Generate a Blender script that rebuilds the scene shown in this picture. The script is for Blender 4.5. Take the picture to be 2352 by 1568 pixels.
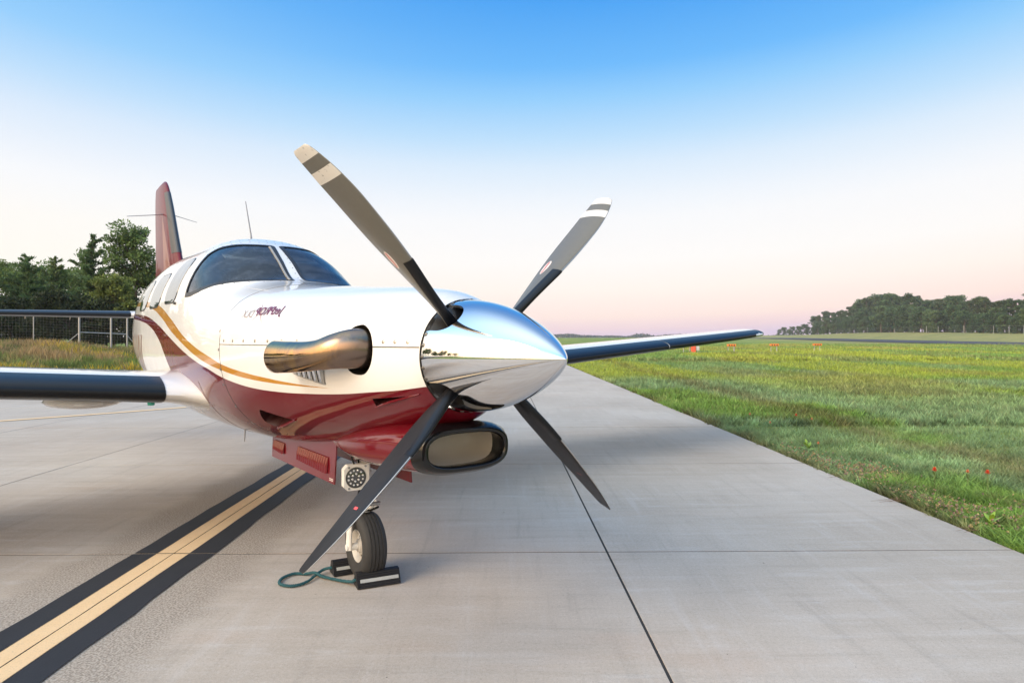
import bpy, bmesh, math, random
import numpy as np
from mathutils import Vector, Matrix, Quaternion
from mathutils.geometry import delaunay_2d_cdt

for o in list(bpy.data.objects):
    bpy.data.objects.remove(o, do_unlink=True)
scene = bpy.context.scene
C = scene.collection
PI = math.pi
R = math.radians

# ------------------------------------------------------------------ camera
CAM_H = 1.305
cam_d = bpy.data.cameras.new('camera')
cam_d.sensor_width = 36.0
cam_d.lens = 36.0 * 1540 / 2352
cam_d.shift_y = -9.0 / 2352
cam_d.clip_end = 9000
cam_d.clip_start = .05
cam = bpy.data.objects.new('camera', cam_d)
cam.location = (0, 0, CAM_H)
cam.rotation_euler = (R(90), 0, 0)
C.objects.link(cam)
scene.camera = cam

# ------------------------------------------------------------------ sky
SUN_AZ = Vector((-.80, -.60, 0)).normalized()      # low light from behind the camera, on the left
SUN_EL = R(34)
world = bpy.data.worlds.new('World')
scene.world = world
world.use_nodes = True
wt = world.node_tree
wt.nodes.clear()
def wn(t, **k):
    n = wt.nodes.new(t)
    for a, b in k.items():
        setattr(n, a, b)
    return n
def wl(a, b): wt.links.new(a, b)
def wmath(op, a, b=None, c=None, clamp=False):
    n = wn('ShaderNodeMath', operation=op, use_clamp=clamp)
    for i, v in enumerate((a, b, c)):
        if v is None: continue
        if isinstance(v, (int, float)): n.inputs[i].default_value = v
        else: wl(v, n.inputs[i])
    return n.outputs[0]
def s2l(r, g, b):
    f = lambda c: (c / 12.92 if c <= .04045 else ((c + .055) / 1.055) ** 2.4)
    return (f(r / 255), f(g / 255), f(b / 255), 1)
tc = wn('ShaderNodeTexCoord')
sx = wn('ShaderNodeSeparateXYZ'); wl(tc.outputs['Generated'], sx.inputs[0])
zz = wmath('MAXIMUM', sx.outputs[2], 0.0)
hyp = wmath('SQRT', wmath('SUBTRACT', 1.0, wmath('MULTIPLY', zz, zz)))
bd = wmath('ADD', wmath('MULTIPLY', sx.outputs[0], math.sin(R(1))), wmath('MULTIPLY', sx.outputs[1], math.cos(R(1))))
tt = wmath('SUBTRACT', zz, wmath('MULTIPLY', wmath('SUBTRACT', hyp, bd), .15))
def ramp(fac, stops, interp='EASE'):
    r = wn('ShaderNodeValToRGB'); r.color_ramp.interpolation = interp
    el = r.color_ramp.elements
    while len(el) > 1: el.remove(el[-1])
    el[0].position = stops[0][0]; el[0].color = stops[0][1]
    for p, c in stops[1:]:
        e = el.new(p); e.color = c
    wl(fac, r.inputs[0]); return r.outputs[0]
anti = ramp(tt, [(0.0, s2l(218, 195, 216)), (.012, s2l(240, 210, 213)), (.028, s2l(254, 229, 219)), (.068, s2l(255, 245, 236)), (.11, s2l(255, 252, 249)), (.17, s2l(250, 251, 253)), (.2, s2l(241, 247, 254)),
                 (.245, s2l(221, 238, 254)), (.282, s2l(192, 226, 254)), (.334, s2l(150, 208, 254)), (.373, s2l(112, 188, 253)), (.449, s2l(78, 165, 246)), (.62, s2l(92, 158, 236)), (1.0, s2l(158, 190, 230))], 'LINEAR')
side = ramp(tt, [(0.0, s2l(255, 250, 236)), (.12, s2l(255, 252, 247)), (.17, s2l(249, 251, 254)), (.2, s2l(238, 245, 254)), (.245, s2l(219, 236, 254)), (.282, s2l(192, 225, 254)), (.334, s2l(152, 208, 254)), (.42, s2l(110, 184, 250)), (.6, s2l(98, 160, 236)), (1.0, s2l(158, 190, 230))], 'LINEAR')
sd = wmath('ADD', wmath('MULTIPLY', sx.outputs[0], SUN_AZ.x), wmath('MULTIPLY', sx.outputs[1], SUN_AZ.y))
def sstep(v, a, b):
    n = wn('ShaderNodeMapRange', interpolation_type='SMOOTHSTEP'); n.inputs[1].default_value = a; n.inputs[2].default_value = b
    wl(v, n.inputs[0]); return n.outputs[0]
mx = wn('ShaderNodeMix', data_type='RGBA'); wl(sstep(sd, -.62, .0), mx.inputs[0]); wl(anti, mx.inputs[6]); wl(side, mx.inputs[7])
# glow of the sun that is about to rise, behind the camera
gl = wmath('MULTIPLY', sstep(sd, .0, 1.0), wmath('EXPONENT', wmath('MULTIPLY', zz, -2.2)))
gc = wn('ShaderNodeMix', data_type='RGBA', blend_type='ADD'); gc.clamp_result = False; gc.clamp_factor = False
wl(gl, gc.inputs[0]); wl(mx.outputs[2], gc.inputs[6]); gc.inputs[7].default_value = (.70, .48, .22, 1)
# warm sky veil added on the light's side, out of view, to brighten ground
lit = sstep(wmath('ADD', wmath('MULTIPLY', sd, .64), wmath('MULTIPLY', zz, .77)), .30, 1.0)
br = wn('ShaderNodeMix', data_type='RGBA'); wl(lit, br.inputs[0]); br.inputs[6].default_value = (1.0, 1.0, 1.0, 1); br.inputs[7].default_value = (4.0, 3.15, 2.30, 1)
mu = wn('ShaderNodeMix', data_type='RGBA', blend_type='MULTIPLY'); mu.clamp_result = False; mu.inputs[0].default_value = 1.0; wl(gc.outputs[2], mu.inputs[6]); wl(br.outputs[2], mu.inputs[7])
low = wmath('ADD', 1.0, wmath('MULTIPLY', wmath('EXPONENT', wmath('MULTIPLY', zz, -16.0)), .16))
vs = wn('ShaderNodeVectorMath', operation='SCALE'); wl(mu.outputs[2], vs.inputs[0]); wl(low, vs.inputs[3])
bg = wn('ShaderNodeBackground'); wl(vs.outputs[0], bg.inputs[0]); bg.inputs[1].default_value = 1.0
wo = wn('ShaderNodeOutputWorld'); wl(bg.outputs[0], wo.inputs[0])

# ------------------------------------------------------------------ sun, soft and low
sun_d = bpy.data.lights.new('sun', 'SUN')
sun_d.energy = 1.9
sun_d.angle = R(30)
sun_d.color = (1.0, .83, .60)
sun = bpy.data.objects.new('sun', sun_d)
d = -Vector((SUN_AZ.x * math.cos(SUN_EL), SUN_AZ.y * math.cos(SUN_EL), math.sin(SUN_EL)))
sun.rotation_euler = d.to_track_quat('-Z', 'Y').to_euler()
C.objects.link(sun)

scene.render.engine = 'CYCLES'
scene.view_settings.view_transform = 'Standard'
scene.view_settings.look = 'None'
scene.view_settings.exposure = 0.0
scene.view_settings.gamma = 1.0

# ================================================================== helpers
def tag(o, label=None, cat=None, group=None, kind=None):
    if label: o['label'] = label
    if cat: o['category'] = cat
    if group: o['group'] = group
    if kind: o['kind'] = kind
    return o
def empty(name, loc=(0, 0, 0), rz=0.0):
    o = bpy.data.objects.new(name, None)
    o.empty_display_size = .2
    o.location = loc; o.rotation_euler = (0, 0, rz)
    C.objects.link(o); return o
def link_mesh(name, me, mats=None, parent=None):
    o = bpy.data.objects.new(name, me)
    if mats is not None and not len(me.materials):
        for m in (mats if isinstance(mats, (list, tuple)) else [mats]): me.materials.append(m)
    C.objects.link(o)
    if parent: o.parent = parent
    return o
def mesh_obj(name, V, Fc, mats=None, parent=None, smooth=True, midx=None, normals=None, sharp=None):
    me = bpy.data.meshes.new(name)
    if normals is not None:      # wind the faces to agree with the given normals
        Va, Na = np.asarray(V, float), np.asarray(normals, float); F2 = []
        for f in Fc:
            f = tuple(int(i) for i in f); q = np.cross(Va[f[1]] - Va[f[0]], Va[f[2]] - Va[f[0]])
            F2.append(f if q @ (Na[f[0]] + Na[f[1]] + Na[f[2]]) >= 0 else f[::-1])
        Fc = F2
    me.from_pydata([tuple(map(float, v)) for v in V], [], [tuple(int(i) for i in f) for f in Fc])
    if midx is not None:
        me.polygons.foreach_set('material_index', np.asarray(midx, np.int32))
    me.polygons.foreach_set('use_smooth', np.full(len(me.polygons), bool(smooth)))
    me.update()
    if normals is not None:
        me.normals_split_custom_set_from_vertices([tuple(map(float, n)) for n in normals])
    elif sharp:
        me.set_sharp_from_angle(angle=R(sharp))
    return link_mesh(name, me, mats, parent)
def tri_soup(name, V, Fa, mats, parent=None, col=None, smooth=False):
    """fast mesh of equal-sized faces from numpy arrays, optional per-vertex colour"""
    V = np.asarray(V, np.float32); Fa = np.asarray(Fa, np.int32)
    n, k = Fa.shape
    me = bpy.data.meshes.new(name)
    me.vertices.add(len(V)); me.vertices.foreach_set('co', V.ravel())
    me.loops.add(n * k); me.loops.foreach_set('vertex_index', Fa.ravel())
    me.polygons.add(n); me.polygons.foreach_set('loop_start', np.arange(0, n * k, k, dtype=np.int32))
    if smooth: me.polygons.foreach_set('use_smooth', np.ones(n, bool))
    me.update(calc_edges=True)
    if col is not None:
        a = me.color_attributes.new('tint', 'FLOAT_COLOR', 'POINT')
        c4 = np.ones((len(V), 4), np.float32); c4[:, :3] = col
        a.data.foreach_set('color', c4.ravel())
    return link_mesh(name, me, mats, parent)

class MB:
    """collects shapes into one mesh"""
    def __init__(s): s.V = []; s.F = []; s.M = []
    def add(s, V, Fc, m=0):
        b = len(s.V); s.V += [tuple(v) for v in V]; s.F += [tuple(b + i for i in f) for f in Fc]; s.M += [m] * len(Fc); return s
    def box(s, c, h, M=None, m=0, bev=0.0):
        x, y, z = h
        if bev > 0:
            V = []; 
            for sx_ in (-1, 1):
                for sy_ in (-1, 1):
                    for sz_ in (-1, 1):
                        V += [(sx_ * (x - bev), sy_ * (y - bev), sz_ * z), (sx_ * (x - bev), sy_ * y, sz_ * (z - bev)), (sx_ * x, sy_ * (y - bev), sz_ * (z - bev))]
            bm = bmesh.new()
            for v in V: bm.verts.new(v)
            bmesh.ops.convex_hull(bm, input=list(bm.verts))
            bm.verts.ensure_lookup_table()
            V = [v.co.copy() for v in bm.verts]; bm.verts.index_update()
            Fc = [[v.index for v in f.verts] for f in bm.faces]; bm.free()
        else:
            V = [(a, b, c_) for a in (-x, x) for b in (-y, y) for c_ in (-z, z)]
            Fc = [(0, 1, 3, 2), (4, 6, 7, 5), (0, 4, 5, 1), (2, 3, 7, 6), (0, 2, 6, 4), (1, 5, 7, 3)]
        V = [Vector(v) for v in V]
        if M is not None: V = [M @ v for v in V]
        V = [v + Vector(c) for v in V]
        return s.add(V, Fc, m)
    def tube(s, pts, rad, n=10, m=0, cap=True, prof=None):
        """sweep along points; rad scalar/list, or list of (ra, rb)"""
        pts = [Vector(p) for p in pts]
        k = len(pts)
        rad = rad if isinstance(rad, (list, tuple)) else [rad] * k
        T = []
        for i in range(k):
            a = pts[max(0, i - 1)]; b = pts[min(k - 1, i + 1)]
            T.append((b - a).normalized())
        up = Vector((0, 0, 1)) if abs(T[0].z) < .9 else Vector((1, 0, 0))
        u = (up - T[0] * up.dot(T[0])).normalized()
        V = []
        for i in range(k):
            u = (u - T[i] * u.dot(T[i])).normalized(); w = T[i].cross(u)
            r = rad[i]; ra, rb = (r, r) if not isinstance(r, (tuple, list)) else r
            for j in range(n):
                a = 2 * PI * j / n
                V.append(pts[i] + u * (ra * math.cos(a)) + w * (rb * math.sin(a)))
        Fc = []
        for i in range(k - 1):
            for j in range(n):
                j2 = (j + 1) % n
                Fc.append((i * n + j, i * n + j2, (i + 1) * n + j2, (i + 1) * n + j))
        if cap:
            Fc.append(tuple(range(n - 1, -1, -1))); Fc.append(tuple((k - 1) * n + j for j in range(n)))
        return s.add(V, Fc, m)
    def lathe(s, prof, n=24, M=None, m=0, closed=False):
        """prof: (radius, height) around local Z"""
        V = []; k = len(prof)
        for r, z in prof:
            for j in range(n):
                a = 2 * PI * j / n; v = Vector((r * math.cos(a), r * math.sin(a), z)); V.append(M @ v if M is not None else v)
        Fc = []
        for i in range(k if closed else k - 1):
            i2 = (i + 1) % k
            for j in range(n):
                j2 = (j + 1) % n; Fc.append((i * n + j, i * n + j2, i2 * n + j2, i2 * n + j))
        return s.add(V, Fc, m)
    def prism(s, poly, a, b, M=None, m=0):
        """poly in local XY, extruded z a..b"""
        n = len(poly)
        V = [Vector((x, y, a)) for x, y in poly] + [Vector((x, y, b)) for x, y in poly]
        if M is not None: V = [M @ v for v in V]
        Fc = [tuple(range(n - 1, -1, -1)), tuple(range(n, 2 * n))] + [(i, (i + 1) % n, n + (i + 1) % n, n + i) for i in range(n)]
        return s.add(V, Fc, m)
    def build(s, name, mats, parent=None, smooth=True, sharp=35):
        o = mesh_obj(name, s.V, s.F, mats, parent, smooth, s.M if len(set(s.M)) > 1 else None)
        bm = bmesh.new(); bm.from_mesh(o.data); bmesh.ops.recalc_face_normals(bm, faces=bm.faces); bm.to_mesh(o.data); bm.free()
        if smooth: o.data.set_sharp_from_angle(angle=R(sharp))
        return o
def grid_mesh(A, closed_v=True, caps=False):
    A = np.asarray(A, float); nu, nv, _ = A.shape
    V = A.reshape(-1, 3); Fc = []
    for i in range(nu - 1):
        for j in range(nv if closed_v else nv - 1):
            j2 = (j + 1) % nv
            Fc.append((i * nv + j, i * nv + j2, (i + 1) * nv + j2, (i + 1) * nv + j))
    if caps:
        Fc.append(tuple(range(nv - 1, -1, -1))); Fc.append(tuple((nu - 1) * nv + j for j in range(nv)))
    return V, Fc
def pchip(xs, ys):
    xs = np.array(xs, float); ys = np.array(ys, float); h = np.diff(xs); dl = np.diff(ys) / h
    m = np.zeros(len(xs))
    for i in range(1, len(xs) - 1):
        if dl[i - 1] * dl[i] > 0:
            w1 = 2 * h[i] + h[i - 1]; w2 = h[i] + 2 * h[i - 1]; m[i] = (w1 + w2) / (w1 / dl[i - 1] + w2 / dl[i])
    m[0] = dl[0]; m[-1] = dl[-1]
    def f(x):
        x = np.clip(np.asarray(x, float), xs[0], xs[-1]); i = np.clip(np.searchsorted(xs, x) - 1, 0, len(xs) - 2)
        t = (x - xs[i]) / h[i]
        return (1 + 2 * t) * (1 - t) ** 2 * ys[i] + t * (1 - t) ** 2 * h[i] * m[i] + t * t * (3 - 2 * t) * ys[i + 1] + t * t * (t - 1) * h[i] * m[i + 1]
    return f
def smooth01(a, b, x):
    t = np.clip((np.asarray(x, float) - a) / (b - a), 0, 1); return t * t * (3 - 2 * t)
_rng = np.random.RandomState(7)
_tab = _rng.rand(256, 256)
def vnoise(x, y, sc=1.0, off=0):
    x = np.asarray(x, float) / sc + 13.7 * off + 500; y = np.asarray(y, float) / sc + 7.3 * off + 500
    xi = np.floor(x).astype(int); yi = np.floor(y).astype(int); fx = x - xi; fy = y - yi
    fx = fx * fx * (3 - 2 * fx); fy = fy * fy * (3 - 2 * fy)
    g = lambda a, b: _tab[a % 256, b % 256]
    return (g(xi, yi) * (1 - fx) + g(xi + 1, yi) * fx) * (1 - fy) + (g(xi, yi + 1) * (1 - fx) + g(xi + 1, yi + 1) * fx) * fy

# ------------------------------------------------------------------ materials
class NT:
    def __init__(s, name):
        s.m = bpy.data.materials.new(name); s.m.use_nodes = True; s.t = s.m.node_tree
        s.b = s.t.nodes['Principled BSDF']; s.out = s.t.nodes['Material Output']
    def n(s, t, **k):
        n = s.t.nodes.new(t)
        for a, b in k.items(): setattr(n, a, b)
        return n
    def l(s, a, b): s.t.links.new(a, b)
    def inp(s, sock, v):
        if isinstance(v, (int, float)): sock.default_value = v
        elif isinstance(v, (tuple, list)): sock.default_value = tuple(v) + ((1,) if len(v) == 3 and len(sock.default_value) == 4 else ())
        else: s.l(v, sock)
    def math(s, op, a, b=None, c=None, clamp=False):
        n = s.n('ShaderNodeMath', operation=op, use_clamp=clamp)
        for i, v in enumerate((a, b, c)):
            if v is not None: s.inp(n.inputs[i], v)
        return n.outputs[0]
    def mix(s, f, a, b, blend='MIX'):
        n = s.n('ShaderNodeMix', data_type='RGBA', blend_type=blend)
        s.inp(n.inputs[0], f); s.inp(n.inputs[6], a); s.inp(n.inputs[7], b); return n.outputs[2]
    def ramp(s, f, stops):
        r = s.n('ShaderNodeValToRGB'); el = r.color_ramp.elements
        while len(el) > 1: el.remove(el[-1])
        c = lambda q: (q, q, q, 1) if isinstance(q, (int, float)) else tuple(q) + (1,)
        el[0].position = stops[0][0]; el[0].color = c(stops[0][1])
        for p, q in stops[1:]: e = el.new(p); e.color = c(q)
        s.inp(r.inputs[0], f); return r.outputs[0]
    def sstep(s, v, a, b):
        n = s.n('ShaderNodeMapRange', interpolation_type='SMOOTHSTEP'); n.inputs[1].default_value = a; n.inputs[2].default_value = b
        s.inp(n.inputs[0], v); return n.outputs[0]
    def noise(s, vec, scale, detail=4, rough=.55, dist=0.0):
        n = s.n('ShaderNodeTexNoise'); n.inputs['Scale'].default_value = scale; n.inputs['Detail'].default_value = detail
        n.inputs['Roughness'].default_value = rough; n.inputs['Distortion'].default_value = dist
        if vec is not None: s.l(vec, n.inputs['Vector'])
        return n.outputs['Fac']
    def pos(s): return s.n('ShaderNodeNewGeometry').outputs['Position']
    def obj(s): return s.n('ShaderNodeTexCoord').outputs['Object']
    def mapping(s, vec, loc=(0, 0, 0), rot=(0, 0, 0), sc=(1, 1, 1)):
        n = s.n('ShaderNodeMapping'); n.inputs[1].default_value = loc; n.inputs[2].default_value = rot; n.inputs[3].default_value = sc
        s.l(vec, n.inputs[0]); return n.outputs[0]
    def sep(s, v):
        n = s.n('ShaderNodeSeparateXYZ'); s.l(v, n.inputs[0]); return n.outputs
    def bump(s, h, strength=.2, dist=.01):
        n = s.n('ShaderNodeBump'); n.inputs['Strength'].default_value = strength; n.inputs['Distance'].default_value = dist
        s.l(h, n.inputs['Height']); s.l(n.outputs[0], s.b.inputs['Normal'])
    def set(s, **k):
        for a, v in k.items():
            s.inp(s.b.inputs[{'base': 'Base Color', 'rough': 'Roughness', 'metal': 'Metallic', 'coat': 'Coat Weight', 'coatr': 'Coat Roughness', 'spec': 'Specular IOR Level', 'ior': 'IOR', 'alpha': 'Alpha', 'trans': 'Transmission Weight'}[a]], v)
        return s
def simple(name, base, rough=.5, metal=0.0, coat=0.0, var=0.0, vscale=20.0, bump=0.0, spec=.5):
    n = NT(name); n.set(rough=rough, metal=metal, coat=coat, spec=spec)
    n.b.inputs['Coat Roughness'].default_value = .04
    if var > 0:
        f = n.noise(n.obj(), vscale, 5, .6)
        n.set(base=n.mix(f, tuple(c * (1 - var) for c in base), tuple(min(1, c * (1 + var)) for c in base)))
        n.set(rough=n.math('ADD', n.math('MULTIPLY', f, .15), max(0.0, rough - .07)))
        if bump > 0: n.bump(f, bump, .004)
    else: n.set(base=base)
    return n.m

# ================================================================== the place
TA = math.atan(26 / 1540)                       # the taxiway runs a degree to the left of the view
def tw(X, Y, z=0.0):
    return (X * math.cos(TA) - Y * math.sin(TA), X * math.sin(TA) + Y * math.cos(TA), z)
def tw_inv(x, y):
    return x * math.cos(TA) + y * math.sin(TA), -x * math.sin(TA) + y * math.cos(TA)
EDGE = 3.163
RW = (math.cos(R(9.03)), -math.sin(R(9.03)))    # across the runway
def terrain(x, y):
    x = np.asarray(x, float); y = np.asarray(y, float)
    z = -.03 + 0 * x
    az = np.degrees(np.arctan2(x, y))
    u = -.5 * x + .866 * y
    hb = .42 + .42 * smooth01(-29, -36, az)
    hb = np.where(az < -29, hb, .42)
    fade = 1 - smooth01(-26, -13, az)
    z = z + hb * smooth01(27, 45, u) * fade * (1 + .10 * (vnoise(x, y, 3.1) - .5))
    z = z + 1.0 * smooth01(110, 380, y)
    o = RW[0] * x + RW[1] * y
    z = z + (2.1 + .9 * np.exp(-((y - 300) / 85) ** 2)) * smooth01(97, 121, o) * smooth01(40, 140, y) * (1 + .06 * (vnoise(x, y, 17) - .5))
    return z

# ---- materials of the ground
def grass_ground():
    n = NT('grass_ground'); p = n.pos()
    big = n.noise(n.mapping(p, sc=(.05, .11, 1)), 1.0, 5, .6)
    mid = n.noise(p, .55, 5, .6); fine = n.noise(p, 30, 4, .7)
    c = n.mix(n.sstep(big, .40, .60), (.155, .245, .055), (.33, .37, .070))
    c = n.mix(n.math('MULTIPLY', n.sstep(mid, .52, .70), .55), c, (.240, .190, .075))
    c = n.mix(n.math('MULTIPLY', n.sstep(mid, .50, .30), .5), c, (.095, .150, .060))
    # dry strip beside the runway and on the bank beyond
    q = n.sep(p); o = n.math('ADD', n.math('MULTIPLY', q[0], RW[0]), n.math('MULTIPLY', q[1], RW[1]))
    dry = n.math('MULTIPLY', n.sstep(o, 38, 62), n.sstep(q[1], 20, 80))
    c = n.mix(n.math('MULTIPLY', dry, n.math('ADD', .35, n.math('MULTIPLY', big, .6))), c, (.36, .30, .13))
    c = n.mix(n.math('MULTIPLY', n.sstep(fine, .35, .7), .45), c, (.06, .075, .03))
    n.set(base=c, rough=.95, spec=.15); n.bump(fine, .6, .03); return n.m
def concrete():
    n = NT('concrete'); p0 = n.pos(); p = n.mapping(p0, rot=(0, 0, -TA))
    big = n.noise(p, .38, 5, .60, .3); broom = n.noise(n.mapping(p, sc=(7, 170, 1)), 1.0, 3, .6); fine = n.noise(p, 190, 3, .75); spk = n.noise(p, 105, 2, .5)
    sx1 = n.noise(n.mapping(p, sc=(1.0, 9.0, 1)), 1.0, 7, .68, .25); sy1 = n.noise(n.mapping(p, loc=(5, 2, 0), sc=(11.0, .8, 1)), 1.0, 6, .66, .2); sd1 = n.noise(n.mapping(p, rot=(0, 0, R(35)), sc=(2.2, 9.0, 1)), 1.0, 6, .66, .3)
    ri = n.n('ShaderNodeObjectInfo').outputs['Random']
    c = n.mix(n.sstep(big, .30, .70), (.455, .380, .308), (.572, .495, .418))
    c = n.mix(n.math('MULTIPLY', n.sstep(sx1, .50, .72), .32), c, (.66, .625, .59))
    c = n.mix(n.math('MULTIPLY', n.sstep(sx1, .49, .30), .34), c, (.34, .29, .24))
    c = n.mix(n.math('MULTIPLY', n.sstep(sy1, .52, .74), .26), c, (.64, .61, .585))
    c = n.mix(n.math('MULTIPLY', n.sstep(sy1, .48, .28), .36), c, (.33, .285, .24))
    c = n.mix(n.math('MULTIPLY', n.sstep(sd1, .55, .75), .30), c, (.66, .64, .625))
    c = n.mix(n.math('MULTIPLY', n.sstep(n.noise(n.mapping(p, loc=(3, 1, 0), sc=(.35, 1.3, 1)), 1.0, 4), .58, .74), .45), c, (.53, .385, .29))
    c = n.mix(n.math('MULTIPLY', broom, .16), c, (.33, .29, .25))
    c = n.mix(n.math('MULTIPLY', n.math('SUBTRACT', ri, .5), .24), c, (.32, .275, .23))
    grain = n.noise(p, 62, 4, .8); c = n.mix(n.math('MULTIPLY', n.sstep(grain, .50, .72), .34), c, (.27, .235, .20)); c = n.mix(n.math('MULTIPLY', n.sstep(grain, .48, .28), .30), c, (.70, .66, .62))
    c = n.mix(n.math('MULTIPLY', n.sstep(fine, .48, .70), .50), c, (.26, .23, .20))
    # worn strip with the aggregate showing beside the painted line
    q = n.sep(p); wob = n.math('MULTIPLY', n.math('SUBTRACT', n.noise(n.mapping(p, sc=(1, 1.6, 1)), 1.4, 4), .5), .42)
    dx = n.math('ABSOLUTE', n.math('ADD', n.math('ADD', q[0], 1.97), wob))
    w = n.sstep(dx, .66, .44)
    agg = n.mix(n.sstep(spk, .36, .62), (.22, .18, .145), (.46, .395, .325))
    c = n.mix(n.math('MULTIPLY', w, .85), c, agg)
    pit = n.noise(p, 26, 2, .5)
    c = n.mix(n.math('MULTIPLY', n.sstep(pit, .765, .80), .8), c, (.06, .055, .05))
    n.set(base=c, rough=n.math('ADD', .62, n.math('MULTIPLY', big, .2)), spec=.12)
    hb = n.math('ADD', n.math('MULTIPLY', fine, .5), n.math('ADD', n.math('MULTIPLY', broom, .4), n.math('MULTIPLY', n.math('MULTIPLY', w, spk), .9)))
    n.bump(hb, .35, .004); return n.m
def asphalt():
    n = NT('asphalt'); p = n.pos(); f = n.noise(p, 3, 5, .6)
    n.set(base=n.mix(f, (.034, .034, .038), (.062, .061, .066)), rough=.85); return n.m
def paint(name, a, b, wear):
    n = NT(name); p = n.pos(); f = n.noise(p, 9, 5, .65); g = n.noise(p, 150, 3, .7)
    c = n.mix(f, a, b); c = n.mix(n.math('MULTIPLY', n.sstep(g, .50, .74), wear), c, (.22, .19, .16) if a[0] > .2 else (.20, .185, .17))
    n.set(base=c, rough=.72); n.bump(g, .3, .003); return n.m
M_GROUND = grass_ground(); M_CONC = concrete(); M_ASPH = asphalt()
M_YEL = paint('yellow_paint', (.76, .50, .25), (.84, .60, .35), .35)
M_BLK = paint('black_paint', (.009, .010, .014), (.018, .020, .026), .06)
M_JOINT = simple('joint_filler', (.028, .026, .024), .9)

# ---- terrain sheet
def span(a, b, n):
    t = np.linspace(math.asinh(a / 9), math.asinh(b / 9), n); return 9 * np.sinh(t)
gx = span(-1500, 1500, 280); gy = span(-500, 1400, 300)
GX, GY = np.meshgrid(gx, gy, indexing='ij')
A = np.stack([GX, GY, terrain(GX, GY)], -1)
nu, nv = GX.shape
ii, jj = np.meshgrid(np.arange(nu - 1), np.arange(nv - 1), indexing='ij')
b0 = (ii * nv + jj).ravel()
ground = tri_soup('ground', A.reshape(-1, 3), np.stack([b0, b0 + nv, b0 + nv + 1, b0 + 1], 1), M_GROUND, smooth=True)
tag(ground, kind='structure')

# ---- taxiway: filler bed and concrete slabs
XC = [3.163, .649, -1.975, -4.41, -6.86, -9.3, -11.75, -14.2, -16.65, -19.1]
ROW0, ROWL = 4.08, 2.85
def in_pave(X, Y):
    x, y, _ = tw(X, Y); return (-.5 * x + .866 * y < 25.5) or X > -6.9
YMIN, YMAX = ROW0 - 5 * ROWL, ROW0 + 18 * ROWL
bed = MB()
bed.add([tw(XC[0] - .01, YMIN, -.0022), tw(XC[0] - .01, YMAX, -.0022), tw(XC[4], YMAX, -.0022), tw(XC[4], YMIN, -.0022)], [(0, 1, 2, 3)])
bed.add([tw(XC[4], YMIN, -.0026), tw(XC[4], 24, -.0026), tw(XC[9], 16, -.0026), tw(XC[9], YMIN, -.0026)], [(0, 1, 2, 3)])
taxiway = bed.build('taxiway', M_JOINT, None, False)
tag(taxiway, kind='structure')
rs = random.Random(3)
for c in range(len(XC) - 1):
    x1, x0 = XC[c], XC[c + 1]; w = x1 - x0 - .013; L = ROWL - .012
    mb = MB(); mb.box((0, 0, -.06), (w / 2, L / 2, .06), bev=.0012)
    proto = None
    for r in range(-5, 18):
        Yc = ROW0 + (r + .5) * ROWL; Xc = (x0 + x1) / 2
        if not in_pave(Xc, Yc + 1): continue
        if c > 4 and Yc > 24: continue
        if proto is None:
            proto = mb.build('slab', M_CONC, taxiway, False); o = proto
        else:
            o = proto.copy(); C.objects.link(o); o.parent = taxiway
        o.location = tw(Xc, Yc, rs.uniform(-.0015, 0.0)); o.rotation_euler = (0, 0, TA)
# ---- painted centre line with black borders, broken at every joint
def stripe(xa, xb, wa=0.0, wb=0.0):
    mb = MB(); k = 0
    for r in range(-5, 18):
        y0 = ROW0 + r * ROWL + .007; y1 = y0 + ROWL - .014; n = 16
        V = []
        for i in range(n + 1):
            y = y0 + (y1 - y0) * i / n
            ja = wa * (vnoise(y, 0, .35, 1) + .6 * vnoise(y, 0, .09, 2) - .8); jb = wb * (vnoise(y, 0, .35, 3) + .6 * vnoise(y, 0, .09, 4) - .8)
            V += [tw(xa + float(ja), y, .004), tw(xb + float(jb), y, .004)]
        mb.add(V, [(2 * i, 2 * i + 1, 2 * i + 3, 2 * i + 2) for i in range(n)])
    return mb
yl = stripe(-2.072, -1.9785, .006, .004); yl2 = stripe(-1.9715, -1.884, .004, .006)
yl.add(yl2.V, yl2.F)
tag(yl.build('taxiway_centre_line', M_YEL, None, False), kind='structure')
bl = stripe(-2.216, -2.0765, .022, .003); bl2 = stripe(-1.8795, -1.735, .003, .022)
bl.add(bl2.V, bl2.F)
tag(bl.build('taxiway_line_border', M_BLK, None, False), kind='structure')
cp_ = [(-20, 1.2), (-14, 5.6), (-10.5, 8.4), (-8.0, 10.47), (-6.08, 12.56), (-4.3, 15.2), (-3.1, 18.5), (-2.5, 22.5)]
fy = pchip([p[0] for p in cp_], [p[1] for p in cp_]); mb = MB(); V = []
for x in np.linspace(-19.0, -2.5, 60):
    y = float(fy(x)); dy = float(fy(x + .01) - fy(x - .01)) / .02; nrm = Vector((-dy, 1, 0)).normalized() * .085
    V += [(x + nrm.x, y + nrm.y, .006), (x - nrm.x, y - nrm.y, .006)]
mb.add(V, [(2 * i, 2 * i + 1, 2 * i + 3, 2 * i + 2) for i in range(59)])
tag(mb.build('apron_lead_in_line', M_YEL, None, False), kind='structure')

# ---- runway beyond the field
mb = MB(); V = []; ys = np.linspace(-250, 900, 80)
for y in ys:
    for o in (65, 72.5, 80, 87.5, 95):
        x = (o - RW[1] * y) / RW[0]; V.append((x, y, float(terrain(x, y)) + .12))
mb.add(V, [(i * 5 + j, i * 5 + j + 1, (i + 1) * 5 + j + 1, (i + 1) * 5 + j) for i in range(79) for j in range(4)])
tag(mb.build('runway', M_ASPH), kind='structure')

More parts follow.
